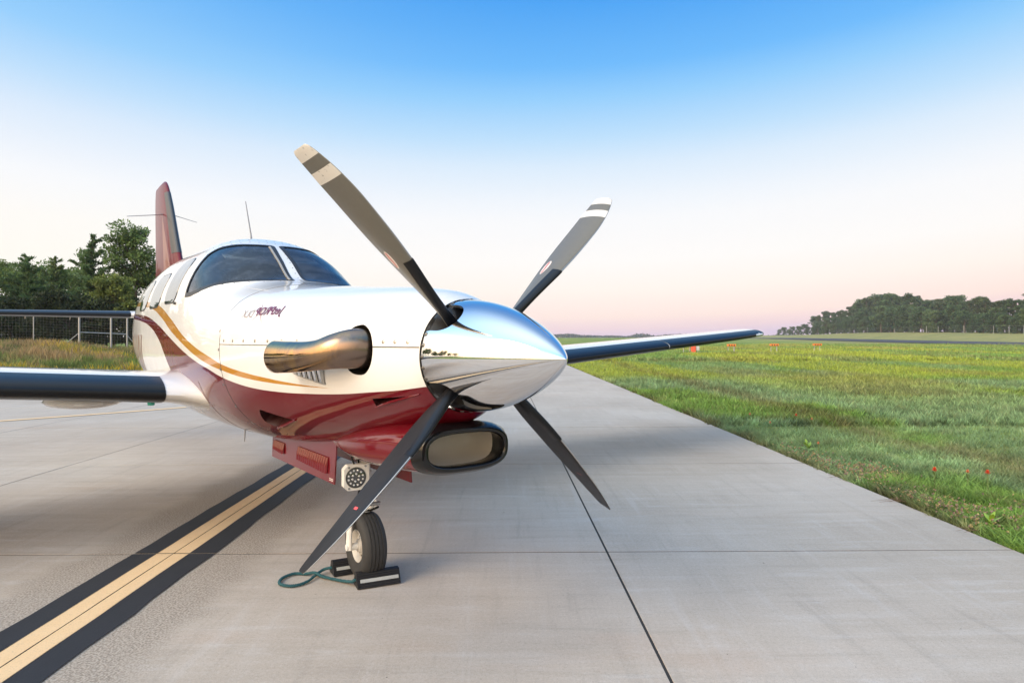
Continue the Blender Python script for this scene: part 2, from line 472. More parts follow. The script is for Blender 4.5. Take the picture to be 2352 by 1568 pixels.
# ================================================================== vegetation
def leaf_mat(name, tint=(1, 1, 1), trans=.35, rough=.6):
    n = NT(name)
    a = n.n('ShaderNodeVertexColor'); a.layer_name = 'tint'
    col = n.mix(1.0, a.outputs[0], tint, 'MULTIPLY')
    n.set(base=col, rough=rough, spec=.3)
    tr = n.n('ShaderNodeBsdfTranslucent'); n.l(col, tr.inputs[0])
    ms = n.n('ShaderNodeMixShader'); ms.inputs[0].default_value = trans
    n.l(n.b.outputs[0], ms.inputs[1]); n.l(tr.outputs[0], ms.inputs[2]); n.l(ms.outputs[0], n.out.inputs[0]); return n.m
M_GRASS = leaf_mat('grass_blades', trans=.3, rough=.7)
M_LEAF = leaf_mat('foliage', trans=.3)
M_BARK = simple('bark', (.10, .075, .055), .9, var=.35, vscale=8, bump=.5)

def blades(px, py, pz, h, w, lean, col, rng, seg=1):
    n = len(px); a = rng.rand(n) * 2 * PI; b = rng.rand(n) * 2 * PI
    dx, dy = np.cos(a) * w / 2, np.sin(a) * w / 2; lx, ly = np.cos(b) * lean * h, np.sin(b) * lean * h
    base = np.stack([px, py, pz - .01], 1)
    if seg == 1:
        V = np.stack([base + np.stack([-dx, -dy, 0 * dx], 1), base + np.stack([dx, dy, 0 * dx], 1), base + np.stack([lx, ly, h], 1)], 1)
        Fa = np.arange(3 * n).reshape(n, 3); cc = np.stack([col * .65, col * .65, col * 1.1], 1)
        return V.reshape(-1, 3), Fa, cc.reshape(-1, 3)
    m0 = base + np.stack([.35 * lx, .35 * ly, .6 * h], 1); s_ = .75
    V = np.stack([base + np.stack([-dx, -dy, 0 * dx], 1), base + np.stack([dx, dy, 0 * dx], 1), m0 + np.stack([dx * s_, dy * s_, 0 * dx], 1), m0 + np.stack([-dx * s_, -dy * s_, 0 * dx], 1), base + np.stack([lx, ly, h], 1)], 1)
    k = np.arange(n)[:, None] * 5
    Fa = np.concatenate([k + np.array([[0, 1, 2]]), k + np.array([[0, 2, 3]]), k + np.array([[3, 2, 4]])], 0)
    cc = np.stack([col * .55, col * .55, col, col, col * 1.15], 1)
    return V.reshape(-1, 3), Fa, cc.reshape(-1, 3)

SAGE = np.array((.285, .420, .195)); GREEN = np.array((.235, .385, .080)); YELG = np.array((.46, .52, .065)); RUST = np.array((.30, .20, .090)); TAN = np.array((.42, .34, .17)); DARKG = np.array((.07, .105, .035))
def mixc(c, d, f): return c * (1 - f[:, None]) + d * f[:, None]
def field_colour(x, y, rng):
    X, Y = tw_inv(x, y); e = X - EDGE
    n1 = vnoise(x, y * .5, 1.6, 1); n2 = vnoise(x, y, .45, 2); n3 = vnoise(x, y * .35, 5.0, 3); n4 = vnoise(x, y, .16, 5)
    c = np.tile(GREEN, (len(x), 1)).astype(float)
    c = mixc(c, SAGE, np.clip(smooth01(.32, .55, n1 + .25 * n2) * (1 - .75 * smooth01(20, 45, Y)), 0, 1))
    c = mixc(c, YELG, smooth01(.42, .66, n3) * smooth01(9, 26, Y) * .85)
    band = np.exp(-((e - 1.75 - .35 * (vnoise(x, y, 2.5, 7) - .5) - .03 * Y) / .42) ** 2) * smooth01(.25, .6, n2 + .2)
    c = mixc(c, RUST * .8, np.clip(band * .6, 0, .55))
    band2 = smooth01(.56, .70, vnoise(x, y * .6, 2.6, 8)) * smooth01(3.0, 5.0, e)
    c = mixc(c, RUST * 1.15, band2 * .30)
    c = mixc(c, TAN, smooth01(.60, .8, n4) * .30 + .45 * smooth01(.55, .75, n3) * smooth01(50, 90, Y))
    c = mixc(c, RUST * .6, np.exp(-(e / .10) ** 2) * smooth01(.3, .7, n2) * .7)
    c = mixc(c, DARKG, smooth01(.55, .9, n2) * .35)
    tuft = .55 + .75 * vnoise(x, y, .11, 41) * (.5 + vnoise(x, y, .42, 42)); tuft = tuft * (1 - smooth01(14, 40, Y)) + smooth01(14, 40, Y)
    return c * (tuft * (.68 + .64 * rng.rand(len(x))))[:, None]
def scatter_field(n, e0, e1, Y0, Y1, hmin, hmax, w, lean, seg, seed, power):
    rng = np.random.RandomState(seed)
    Y = (Y0 ** (1 - power) + rng.rand(n) * (Y1 ** (1 - power) - Y0 ** (1 - power))) ** (1 / (1 - power)) if power != 1 else Y0 * (Y1 / Y0) ** rng.rand(n)
    half = np.maximum(.86 * Y + 1.2 - EDGE, .4)
    e = e0 + rng.rand(n) * (np.minimum(half, e1) - e0)
    jag = .10 * (vnoise(Y, 0 * Y, .30, 11) - .5) + .09 * (vnoise(Y, 0 * Y, .07, 12) - .5)
    X = EDGE + np.maximum(e, 0) + jag * np.exp(-np.maximum(e, 0) / .15)
    ca, sa = math.cos(TA), math.sin(TA)
    x = X * ca - Y * sa; y = X * sa + Y * ca
    tuft = vnoise(x, y, .35, 21) * .6 + vnoise(x, y, .12, 22) * .4
    h = (hmin + (hmax - hmin) * rng.rand(n) ** 1.6) * (.45 + 1.1 * tuft)
    ww = w * (.6 + .8 * rng.rand(n))
    return blades(x, y, terrain(x, y), h, ww, lean, field_colour(x, y, rng), rng, seg)
def merge(parts):
    V, Fa, Cc = [], [], []; b = 0
    for v, f, c in parts:
        V.append(v); Fa.append(f + b); Cc.append(c); b += len(v)
    return np.concatenate(V), np.concatenate(Fa), np.concatenate(Cc)
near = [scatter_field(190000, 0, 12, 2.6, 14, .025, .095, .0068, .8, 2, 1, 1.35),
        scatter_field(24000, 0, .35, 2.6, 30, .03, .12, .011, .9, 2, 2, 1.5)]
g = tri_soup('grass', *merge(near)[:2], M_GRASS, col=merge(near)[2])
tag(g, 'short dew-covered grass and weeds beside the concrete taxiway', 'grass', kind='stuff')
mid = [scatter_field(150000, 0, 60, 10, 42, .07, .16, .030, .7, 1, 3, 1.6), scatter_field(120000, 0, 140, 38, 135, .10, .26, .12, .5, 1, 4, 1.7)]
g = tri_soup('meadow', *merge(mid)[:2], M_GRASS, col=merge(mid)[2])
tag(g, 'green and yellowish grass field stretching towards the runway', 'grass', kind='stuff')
# weedy bank on the left
rng = np.random.RandomState(5); n = 230000
az = np.radians(-60 + 45 * rng.rand(n)); dd = 14 + 34 * rng.rand(n) ** .8
x = dd * np.sin(az) / np.cos(az) * 1.0; y = dd; u = -.5 * x + .866 * y
k = (u > 27.5) & (u < 50); x, y = x[k], y[k]; n = len(x)
a1 = vnoise(x, y, 2.2, 31); a2 = vnoise(x, y, .8, 32); a3 = vnoise(x, y, 4.5, 33)
col = np.tile(np.array((.37, .28, .14)), (n, 1)); col = mixc(col, np.array((.20, .26, .07)), smooth01(.36, .56, a1)); col = mixc(col, np.array((.40, .27, .13)), smooth01(.55, .8, a2) * .8)
col = mixc(col, np.array((.16, .25, .05)), smooth01(.68, .8, vnoise(x, y, 1.3, 36)) * .9)
col = mixc(col, np.array((.07, .09, .035)), smooth01(.50, .25, a2) * .6); top = rng.rand(n)
yel = (top > .55) * smooth01(.57, .70, a3); col = mixc(col, np.array((.62, .44, .045)), yel * .85)
col *= (.7 + .6 * rng.rand(n))[:, None]
hh = (.14 + .30 * rng.rand(n)) * (.35 + 1.2 * a2)
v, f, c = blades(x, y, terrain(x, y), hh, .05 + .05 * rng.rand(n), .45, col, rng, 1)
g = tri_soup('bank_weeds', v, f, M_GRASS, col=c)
tag(g, 'tall dry weeds and yellow flowers on the bank below the fence', 'weeds', kind='stuff')

# ---- trees
def leaves(cen, dirs, ln, wd, col, rng, spread=.6):
    """one kite-shaped leaf spray per centre"""
    n = len(cen)
    d = dirs + spread * rng.normal(size=(n, 3)); d /= np.linalg.norm(d, axis=1)[:, None]
    r = rng.normal(size=(n, 3)); s = np.cross(d, r); s /= np.linalg.norm(s, axis=1)[:, None]
    ln = ln[:, None]; wd = wd[:, None]
    V = np.stack([cen - d * ln * .5, cen + s * wd * .5, cen + d * ln * .5, cen - s * wd * .5], 1).reshape(-1, 3)
    return V, np.arange(4 * n).reshape(n, 4), np.repeat(col, 4, 0)
def limb_path(p0, az, el, L, rng, droop=0.0, k=5):
    P_ = [np.array(p0, float)]; d = np.array((math.cos(az) * math.cos(el), math.sin(az) * math.cos(el), math.sin(el)))
    for i in range(k):
        d = d + rng.normal(size=3) * .12; d[2] += droop; d /= np.linalg.norm(d); P_.append(P_[-1] + d * L / k)
    return P_
def make_tree(name, H, rad, kind, seed, ntw=9000, base_col=(.055, .085, .035), leaf=.20, t0=None):
    rng = np.random.RandomState(seed); root = empty(name)
    wood = MB(); cen = []; dirs = []; shade = []
    lean = rng.normal(size=2) * .02 * H
    trunk = [(lean[0] * t, lean[1] * t, H * t) for t in np.linspace(0, .97, 9)]
    wood.tube(trunk, [H * .022 * (1 - .93 * t) + .012 for t in np.linspace(0, 1, 9)], 8)
    if kind == 'cedar':
        nl = 84; fr = np.linspace(.06, .985, nl)
        prof = lambda t: rad * (1 - t) ** 1.0 * (.60 + .40 * min(1, t / .18)) + .07 * rad
        for t in fr:
            az = rng.rand() * 2 * PI; L = prof(t) * (.35 + .95 * rng.rand()); p0 = (lean[0] * t, lean[1] * t, H * t)
            lp = limb_path(p0, az, R(4 + 30 * t + 9 * rng.normal()), L, rng, .03)
            wood.tube(lp, [.028 * (1 - .8 * i / 5) for i in range(6)], 4, cap=False)
            m = max(10, int(ntw / nl * (L / rad) * 1.7))
            q = rng.rand(m) ** .75; idx = np.minimum((q * 5).astype(int), 4); fr_ = q * 5 - idx; lpA = np.array(lp)
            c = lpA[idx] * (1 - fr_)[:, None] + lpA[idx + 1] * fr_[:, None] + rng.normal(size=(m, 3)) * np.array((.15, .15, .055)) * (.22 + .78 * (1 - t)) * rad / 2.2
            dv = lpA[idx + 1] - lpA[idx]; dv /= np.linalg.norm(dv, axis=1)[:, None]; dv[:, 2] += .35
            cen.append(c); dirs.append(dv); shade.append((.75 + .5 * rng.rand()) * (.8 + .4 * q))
    else:
        t0 = t0 if t0 is not None else (.28 if kind == 'oak' else .42)
        nb = 30 if kind == 'oak' else 22
        clumps = []
        for i in range(nb):
            t = t0 + (.95 - t0) * (i + rng.rand()) / nb; az = rng.rand() * 2 * PI
            s = (t - t0) / (1 - t0); env = math.sin(PI * min(1, .15 + .80 * s)) ** .6 if kind == 'oak' else (.35 + .9 * s * (1.25 - s)) 
            L = rad * env * (.7 + .5 * rng.rand())
            lp = limb_path((lean[0] * t, lean[1] * t, H * t * .96), az, R(20 + 45 * s), L, rng, .02)
            wood.tube(lp, [H * .008 * (1 - .85 * i_ / 5) for i_ in range(6)], 5, cap=False)
            for q in ((.55, .8, 1.0) if kind == 'oak' else (.7, 1.0)):
                j = min(4, int(q * 5)); p = np.array(lp[j]) * (1 - (q * 5 - j)) + np.array(lp[j + 1]) * (q * 5 - j)
                clumps.append((p + rng.normal(size=3) * .25 * rad * .25, rad * (.17 + .15 * rng.rand())))
        clumps.append((np.array((lean[0], lean[1], H * .97)), rad * .24))
        m = int(ntw / len(clumps))
        for p, r_ in clumps:
            v = rng.normal(size=(m, 3)); v /= np.linalg.norm(v, axis=1)[:, None]; rr = r_ * rng.rand(m) ** .45
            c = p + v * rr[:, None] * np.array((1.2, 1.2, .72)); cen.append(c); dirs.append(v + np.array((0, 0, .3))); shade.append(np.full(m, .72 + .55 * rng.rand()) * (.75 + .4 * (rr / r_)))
    cen = np.concatenate(cen); dirs = np.concatenate(dirs); sh = np.concatenate([np.broadcast_to(s, (len(s),)) if np.ndim(s) else s for s in shade])
    n = len(cen); bc = np.array(base_col)
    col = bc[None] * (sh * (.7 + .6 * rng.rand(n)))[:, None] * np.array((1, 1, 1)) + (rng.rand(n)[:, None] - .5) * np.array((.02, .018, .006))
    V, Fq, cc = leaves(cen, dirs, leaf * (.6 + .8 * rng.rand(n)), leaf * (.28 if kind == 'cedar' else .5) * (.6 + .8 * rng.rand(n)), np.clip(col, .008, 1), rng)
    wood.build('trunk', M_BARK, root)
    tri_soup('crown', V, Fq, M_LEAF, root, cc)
    return root
def copy_tree(root, loc, rz, sc):
    r = root.copy(); C.objects.link(r); r.location = loc; r.rotation_euler = (0, 0, rz); r.scale = sc
    for ch in list(root.children):
        c = ch.copy(); C.objects.link(c); c.parent = r
    return r
def at_ray(px, d): return ((px - 1176) / 1540 * d, d)
# trees behind the left fence: pixel column, distance, pixel row of the top
LT = [('cedar_tree', 'cedar', -30, 46, 630, 3.0, 11, (.060, .088, .030), 'bushy cedar at the left edge behind the fence'),
      ('cedar_tree', 'cedar', 62, 47, 586, 2.5, 12, (.052, .082, .030), 'dark cedar left of the tall pointed one behind the fence'),
      ('cedar_tree', 'cedar', 128, 50, 588, 2.4, 13, (.062, .088, .030), 'spiky cedar close beside the tall pointed one'),
      ('cedar_tree', 'cedar', 205, 46, 534, 2.7, 14, (.050, .080, .030), 'tallest pointed cedar behind the fence left of the plane'),
      ('pine_tree', 'pine', 312, 47, 540, 2.1, 15, (.060, .090, .030), 'open-crowned pine rising just left of the tail fin'),
      ('oak_tree', 'oak', 262, 44, 655, 1.35, 16, (.085, .105, .028), 'low yellowish-green tree in front of the open-crowned pine'),
      ('oak_tree', 'oak', 352, 48, 632, 1.7, 17, (.070, .105, .032), 'round green tree partly hidden behind the white fuselage'),
      ('oak_tree', 'oak', 98, 53, 640, 2.1, 19, (.062, .090, .028), 'dark round tree filling the gap between the two left cedars'),
      ('oak_tree', 'oak', 168, 53, 645, 2.0, 20, (.070, .100, .030), 'green round tree between the spiky and the tallest cedar'),
      ('oak_tree', 'oak', 10, 52, 632, 2.0, 18, (.080, .110, .030), 'lighter green tree behind the leftmost cedars')]
left_trees = []
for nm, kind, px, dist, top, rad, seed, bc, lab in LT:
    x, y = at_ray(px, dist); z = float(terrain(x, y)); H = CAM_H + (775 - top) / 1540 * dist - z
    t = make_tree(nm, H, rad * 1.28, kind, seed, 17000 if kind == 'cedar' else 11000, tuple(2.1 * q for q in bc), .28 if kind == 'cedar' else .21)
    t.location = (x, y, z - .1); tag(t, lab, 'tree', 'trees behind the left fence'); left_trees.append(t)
# the same wood goes on outside the frame on the left
rs = random.Random(9)
for i in range(16):
    px_, py_ = -38 - i * 4.6, 41 - i * 3.3 + rs.uniform(-2, 2)
    t = copy_tree(left_trees[i % 8], (px_, py_, float(terrain(px_, py_)) - .1), rs.uniform(0, 6), (1.5, 1.5, rs.uniform(1.35, 1.75)))
    t['label'] = 'tree of the wood that goes on outside the frame on the left'
# undergrowth behind the fence
for i, (px, dist, h) in enumerate([(-30, 43, 2.4), (25, 42.5, 2.6), (75, 43, 2.5), (120, 42.6, 2.9), (160, 43, 2.4), (205, 43, 2.8), (245, 43.5, 2.4), (290, 44, 2.6), (330, 44, 2.5), (370, 45, 2.6)]):
    x, y = at_ray(px, dist); z = float(terrain(x, y))
    if i < 3:
        t = make_tree('shrub', h, 1.35, 'oak', 40 + i, 5200, (.034, .050, .020), .20); t.location = (x, y, z - .25); shr = t if i == 0 else shr
    else: t = copy_tree(shr, (x, y, z - .25), i * 1.9, (1.05, 1.05, h / 2.4))
    tag(t, ('%s dark undergrowth shrub from the left behind the wire fence' % ('First', 'Second', 'Third', 'Fourth', 'Fifth', 'Sixth', 'Seventh', 'Eighth', 'Ninth', 'Tenth')[i]), 'shrub', 'undergrowth behind the left fence')
# wood beyond the runway on the right
RT = [make_tree('pine_tree', 15, 3.6, 'pine', 61, 5200, (.074, .118, .050), .62, .22), make_tree('oak_tree', 12, 4.2, 'oak', 62, 5600, (.105, .155, .058), .60, .05),
      make_tree('pine_tree', 16, 3.2, 'pine', 63, 5200, (.088, .122, .052), .62, .25), make_tree('oak_tree', 13, 4.6, 'oak', 64, 5600, (.078, .128, .052), .60, .06), make_tree('cedar_tree', 11, 3.2, 'cedar', 65, 5600, (.070, .116, .050), .60)]
RL = {0: 'open pine in the runway wood', 1: 'light green tree in the runway wood', 2: 'tall pine in the runway wood', 3: 'dark broad tree in the runway wood', 4: 'dark conical tree in the runway wood'}
def top_row(px):   # skyline of that wood
    return float(pchip([1780, 1862, 1900, 1928, 1960, 2000, 2060, 2110, 2150, 2195, 2225, 2270, 2310, 2352, 2420], [752, 728, 716, 716, 700, 684, 679, 681, 690, 676, 690, 682, 692, 680, 672])(px))
used = [False] * 5; rs = random.Random(21); jobs = []
for row in range(3):
    px = 1866 + row * 6
    while px < 2520:
        ray = (px - 1176) / 1540; o = 121 + row * 9 + rs.uniform(-2, 3); dist = o / (ray * RW[0] + RW[1])
        if dist < 460:
            jobs.append((px, dist, row))
        px += (7 if row == 0 else 13 if row < 2 else 17) * (330 / dist) ** .7 * rs.uniform(.8, 1.25)
for i, (px, dist, row) in enumerate(jobs):
    x, y = at_ray(px, dist); z = float(terrain(x, y)) if row == 0 else float(terrain(x, y))
    Ht = (CAM_H + (775 - top_row(px)) / 1540 * dist - z) * (rs.uniform(.38, .72) if row == 0 else rs.uniform(.86, 1.03))
    k = rs.choice((1, 3, 4, 1, 3)) if row == 0 else rs.choice((0, 2, 0, 2, 3))
    H0 = (15, 12, 16, 13, 11)[k]; sc = Ht / H0; w = sc * rs.uniform(.95, 1.3)
    if not used[k]: t = RT[k]; used[k] = True; t.location = (x, y, z - .3); t.scale = (w, w, sc)
    else: t = copy_tree(RT[k], (x, y, z - .3), rs.uniform(0, 6), (w, w, sc))
    where = ('its low left end', 'its left half', 'its middle', 'its right half', 'the frame edge')[min(4, max(0, int((px - 1866) / 115)))]
    depth = ('front row', 'middle row', 'back row')[row]
    tag(t, RL[k] + ', ' + depth + ' at ' + where, 'tree', 'trees of the wood beyond the runway')
# small far trees between wing tip and wood, and the far hedge line
for i, (px, top, dist) in enumerate([(1790, 757, 520), (1800, 754, 540), (1812, 757, 520), (1822, 753, 560), (1834, 750, 540), (1846, 748, 500), (1856, 752, 500)]):
    x, y = at_ray(px, dist); z = float(terrain(x, y)); Ht = CAM_H + (775 - top) / 1540 * dist - z
    t = copy_tree(RT[(1, 3)[i % 2]], (x, y, z), i * 1.3, (Ht / 12 * 1.5, Ht / 12 * 1.5, Ht / 12))
    tag(t, ('%s small distant tree to the right of the far wing tip' % ('First', 'Second', 'Third', 'Fourth', 'Fifth', 'Sixth', 'Seventh')[i]), 'tree', 'small distant trees past the wing tip')
# far hedgerow along the horizon
rng = np.random.RandomState(77); n = 9000
xs = -240 + 900 * rng.rand(n); yy = 1180 + 60 * rng.rand(n); hgt = 6.0 * vnoise(xs, 0 * xs, 26, 3) ** 1.5 + 2.0
cen = np.stack([xs, yy, 1.0 + rng.rand(n) * hgt], 1)
V, Fq, cc = leaves(cen, rng.normal(size=(n, 3)), np.full(n, 4.5), np.full(n, 3.0), np.tile(np.array((.05, .07, .05)), (n, 1)) * (.7 + .6 * rng.rand(n))[:, None], rng)
tag(tri_soup('far_treeline', V, Fq, M_LEAF, None, cc), 'low hazy line of trees along the far horizon', 'treeline', kind='stuff')

# ================================================================== fences
M_GALV = simple('galvanised_steel', (.42, .43, .44), .45, .6, var=.15)
M_WIRE = simple('fence_wire', (.34, .34, .34), .6, .5)
def wire_run(mb, P0, P1, hgt, rows, step, r=.0022):
    """woven wire between two ground points"""
    a, b = Vector(P0), Vector(P1); L = (b - a).length
    def bar(p, q):
        dv = (q - p); s = Vector((-dv.y, dv.x, 0)); s = s.normalized() * r if s.length > 1e-6 else Vector((r, 0, 0)); t = dv.normalized().cross(s.normalized()) * r
        V = [p + s, p - s * .5 + t * .87, p - s * .5 - t * .87, q + s, q - s * .5 + t * .87, q - s * .5 - t * .87]
        mb.add(V, [(0, 1, 4, 3), (1, 2, 5, 4), (2, 0, 3, 5)])
    for i in range(rows + 1):
        z = .05 + (hgt - .05) * i / rows; bar(a + Vector((0, 0, z)), b + Vector((0, 0, z)))
    n = int(L / step)
    for i in range(n + 1):
        p = a.lerp(b, i / max(1, n)); bar(p + Vector((0, 0, .05)), p + Vector((0, 0, hgt)))
fence = empty('wire_fence', (*at_ray(182, 41), 1.1))
finv = Matrix.Translation(-fence.location)
def fpt(px):     # ground point of the fence line on the ray of a pixel column
    r = (px - 1176) / 1540; dd = 48.3 / (-.5 * r + .866); x, y = r * dd, dd; return Vector((x, y, float(terrain(x, y))))
FH = 2.0
posts = [(-90, .03), (-5, .03), (77, .03), (182, .062), (255, .062), (292, .055), (352, .03), (420, .03)]
for px, r in posts:
    p = fpt(px) - fence.location; mb = MB(); h = FH + (.18 if r > .04 else .05)
    mb.tube([p - Vector((0, 0, .3)), p + Vector((0, 0, h))], r, 10); mb.tube([p + Vector((0, 0, h)), p + Vector((0, 0, h + .03))], [r * 1.15, r * .5], 10)
    mb.build('post', M_GALV, fence)
up = Vector((0, 0, 1))
A1, A2, A3 = [fpt(q) - fence.location for q in (182, 255, 292)]
for p, q in ((A1 + up * .98, A2 + up * 1.08), (A2 + up * 1.08, A3 + up * 1.10)):
    MB().tube([p, q], .028, 8).build('rail', M_GALV, fence)
for p, q in ((A1 + up * .95, fpt(147) - fence.location + up * .15), (A3 + up * 1.05, fpt(318) - fence.location + up * .2)):
    MB().tube([p, q], .022, 8).build('brace', M_GALV, fence)
mb = MB()
for (a, _), (b, _) in zip(posts[:-1], posts[1:]):
    wire_run(mb, fpt(a) - fence.location, fpt(b) - fence.location, FH, 12, .16)
wm = mb.build('wire_mesh', M_WIRE, fence, False); wm['kind'] = 'stuff'
tag(fence, 'woven wire fence with steel posts on the weedy bank', 'fence')
# fence along the wood beyond the runway
ff = empty('perimeter_fence', (120, 260, 3)); prev = None; mb = MB()
for i, px in enumerate([1905, 1952, 1992, 2055, 2128, 2155, 2214, 2282, 2318, 2352, 2420]):
    ray = (px - 1176) / 1540; dist = 117 / (ray * RW[0] + RW[1]); x, y = at_ray(px, dist); p = Vector((x, y, float(terrain(x, y)))) - ff.location
    r = .09 if i in (3, 4, 6, 9) else .06
    MB().tube([p - up * .3, p + up * 2.6], r, 6).build('post', M_GALV, ff)
    if prev is not None: wire_run(mb, prev, p, 2.4, 4, 30, .012)
    prev = p
wm = mb.build('wire', M_WIRE, ff, False); wm['kind'] = 'stuff'
tag(ff, 'thin post-and-wire fence in front of the wood beyond the runway', 'fence')

# ================================================================== approach lights by the runway
M_ORANGE = simple('orange_paint', (.85, .26, .045), .5, var=.15)
M_REDBOX = simple('red_box_paint', (.74, .11, .055), .5, var=.1)
M_GREYBOX = simple('grey_box_paint', (.50, .52, .53), .5, var=.1)
M_LENS = simple('lamp_glass', (.05, .05, .055), .1)
def papi(label, px, dist):
    x, y = at_ray(px, dist); z = float(terrain(x, y)); t = empty('approach_light', (x, y, z), R(-12))
    MB().box((0, 0, .66), (.36, .30, .085), bev=.03).build('housing', M_ORANGE, t)
    MB().box((0, 0, .757), (.38, .32, .014), bev=.005).build('lid', M_ORANGE, t)
    for sx_ in (-.2, 0, .2): MB().lathe([(.055, 0), (.055, .02), (.0, .02)], 12, Matrix.Translation((sx_, -.30, .66)) @ Matrix.Rotation(R(90), 4, 'X')).build('lens', M_LENS, t)
    for sx_, sy_ in ((-.3, -.2), (.18, -.2), (.27, .2)):
        MB().tube([(sx_, sy_, -.1), (sx_, sy_, .05), (sx_, sy_, .09), (sx_, sy_, .6)], [.04, .04, .024, .024], 8).build('leg', M_GALV, t)
    tag(t, label, 'runway light', 'approach lights in the field')
papi('orange approach light unit standing beside the red control cabinet', 1578, 56)
papi('orange approach light unit, second from the red control cabinet', 1680, 58.5)
papi('orange approach light unit, third from the red control cabinet', 1778, 60.5)
papi('orange approach light unit farthest from the red control cabinet', 1877, 63)
x, y = at_ray(1597, 55.5); t = empty('control_cabinet', (x, y, float(terrain(x, y))), R(-12))
MB().box((-.15, 0, .36), (.19, .16, .26), bev=.02).build('cabinet', M_REDBOX, t)
MB().box((.20, .05, .44), (.14, .12, .17), bev=.02).build('meter_box', M_GREYBOX, t)
for sx_ in (-.27, -.04, .2): MB().tube([(sx_, 0, -.1), (sx_, 0, .3)], .025, 8).build('leg', M_GALV, t)
MB().box((-.15, -.167, .40), (.14, .006, .19)).build('door', M_REDBOX, t)
tag(t, 'red and grey control cabinet standing in the field behind the wing', 'cabinet')

# ================================================================== flowers and weeds in the verge
M_PETAL = simple('orange_red_bract', (.80, .115, .035), .6, var=.25, vscale=60)
M_PETAL2 = simple('pale_orange_bract', (.80, .30, .14), .6, var=.25, vscale=60)
M_STEM = simple('weed_stem', (.16, .22, .07), .7)
M_WEED = simple('broad_leaf', (.27, .42, .05), .5, var=.2, vscale=14)
rs = random.Random(33)
def paintbrush(x, y, h, size, label, m=M_PETAL):
    z = float(terrain(x, y)); t = empty('paintbrush_flower', (x, y, z))
    MB().tube([(0, 0, 0), (.006, .004, h * .5), (.0, .0, h)], [.004, .0035, .003], 6).build('stem', M_STEM, t)
    mb = MB()
    for i in range(22):
        a = i * 2.4; hh_ = h - .012 + size * .55 * (i / 22); r = size * (.50 - .30 * i / 22); dv = Vector((math.cos(a), math.sin(a), .55 + .5 * i / 22)).normalized()
        s = Vector((-math.sin(a), math.cos(a), 0)) * size * .13; b = Vector((0, 0, hh_)); 
        mb.add([b + s * .3, b + dv * r * .6 + s, b + dv * r * 1.1, b + dv * r * .6 - s, b - s * .3], [(0, 1, 2, 3, 4)])
    mb.build('bloom', m, t, False)
    mb = MB()
    for i in range(5):
        a = rs.uniform(0, 6); b = Vector((0, 0, h * (.15 + .15 * i))); dv = Vector((math.cos(a), math.sin(a), .8)); s = Vector((-math.sin(a), math.cos(a), 0)) * .004
        mb.add([b - s, b + dv * .025 - s, b + dv * .045, b + dv * .025 + s, b + s], [(0, 1, 2, 3, 4)])
    mb.build('leaf', M_STEM, t, False)
    tag(t, label, 'flower', 'orange wildflowers in the verge')
paintbrush(3.75, 5.95, .16, .060, 'red-orange wildflower, leftmost of the three near the verge edge')
paintbrush(4.03, 5.93, .15, .048, 'small orange wildflower, middle of the three near the verge edge', M_PETAL2)
paintbrush(4.10, 5.78, .17, .058, 'red-orange wildflower on a tall stem, rightmost of the three')
paintbrush(3.02 + .42, 7.53, .15, .045, 'single orange wildflower behind the brown clover patch', M_PETAL2)
paintbrush(3.62, 10.2, .17, .055, 'orange wildflower at the far end of the verge', M_PETAL2)
paintbrush(4.26, 10.05, .17, .060, 'red-orange wildflower, left one of the far pair by the dry strip')
paintbrush(4.36, 9.75, .15, .052, 'orange wildflower, right one of the far pair by the dry strip', M_PETAL2)
paintbrush(3.60, 9.35, .15, .050, 'orange wildflower midway along the verge', M_PETAL2)
paintbrush(4.05, 5.15, .10, .040, 'pale wildflower near the right edge of the picture', M_PETAL2)
def broad_weed(x, y, size, n, label, seed):
    rs = random.Random(seed); t = empty('broadleaf_weed', (x, y, float(terrain(x, y))))
    MB().tube([(0, 0, 0), (.004, 0, size * .5), (0, .003, size * .9)], [.006, .005, .003], 6).build('stem', M_STEM, t)
    for i in range(n):
        a = i * 2.4 + rs.uniform(-.3, .3); el = .35 + .9 * i / n; L = size * (1.05 - .45 * i / n); w = L * .42
        dv = Vector((math.cos(a) * math.cos(el), math.sin(a) * math.cos(el), math.sin(el))); s = Vector((-math.sin(a), math.cos(a), 0)); nn = dv.cross(s)
        b = Vector((0, 0, size * (.15 + .65 * i / n))); V = []
        for k in range(7):
            q = k / 6; ww = w * .5 * math.sin(PI * (.06 + .94 * q) ** .8) * (1 if q < 1 else 0); c = b + dv * L * q - Vector((0, 0, L * .25 * q * q))
            V += [c + s * ww + nn * (-.12 * ww), c, c - s * ww + nn * (-.12 * ww)]
        Fc = [(3 * k + j, 3 * k + j + 1, 3 * k + j + 4, 3 * k + j + 3) for k in range(6) for j in range(2)]
        mesh_obj('leaf', V, Fc, M_WEED, t)
    tag(t, label, 'weed', 'broad-leaved weeds in the verge')
broad_weed(3.30, 4.62, .12, 9, 'bright green broad-leaved weed at the edge of the concrete', 1)
broad_weed(3.46, 7.85, .13, 7, 'upright green weed above the brown clover patch', 2)
broad_weed(3.62, 5.20, .06, 6, 'small bright weed between the orange flowers and the concrete', 3)
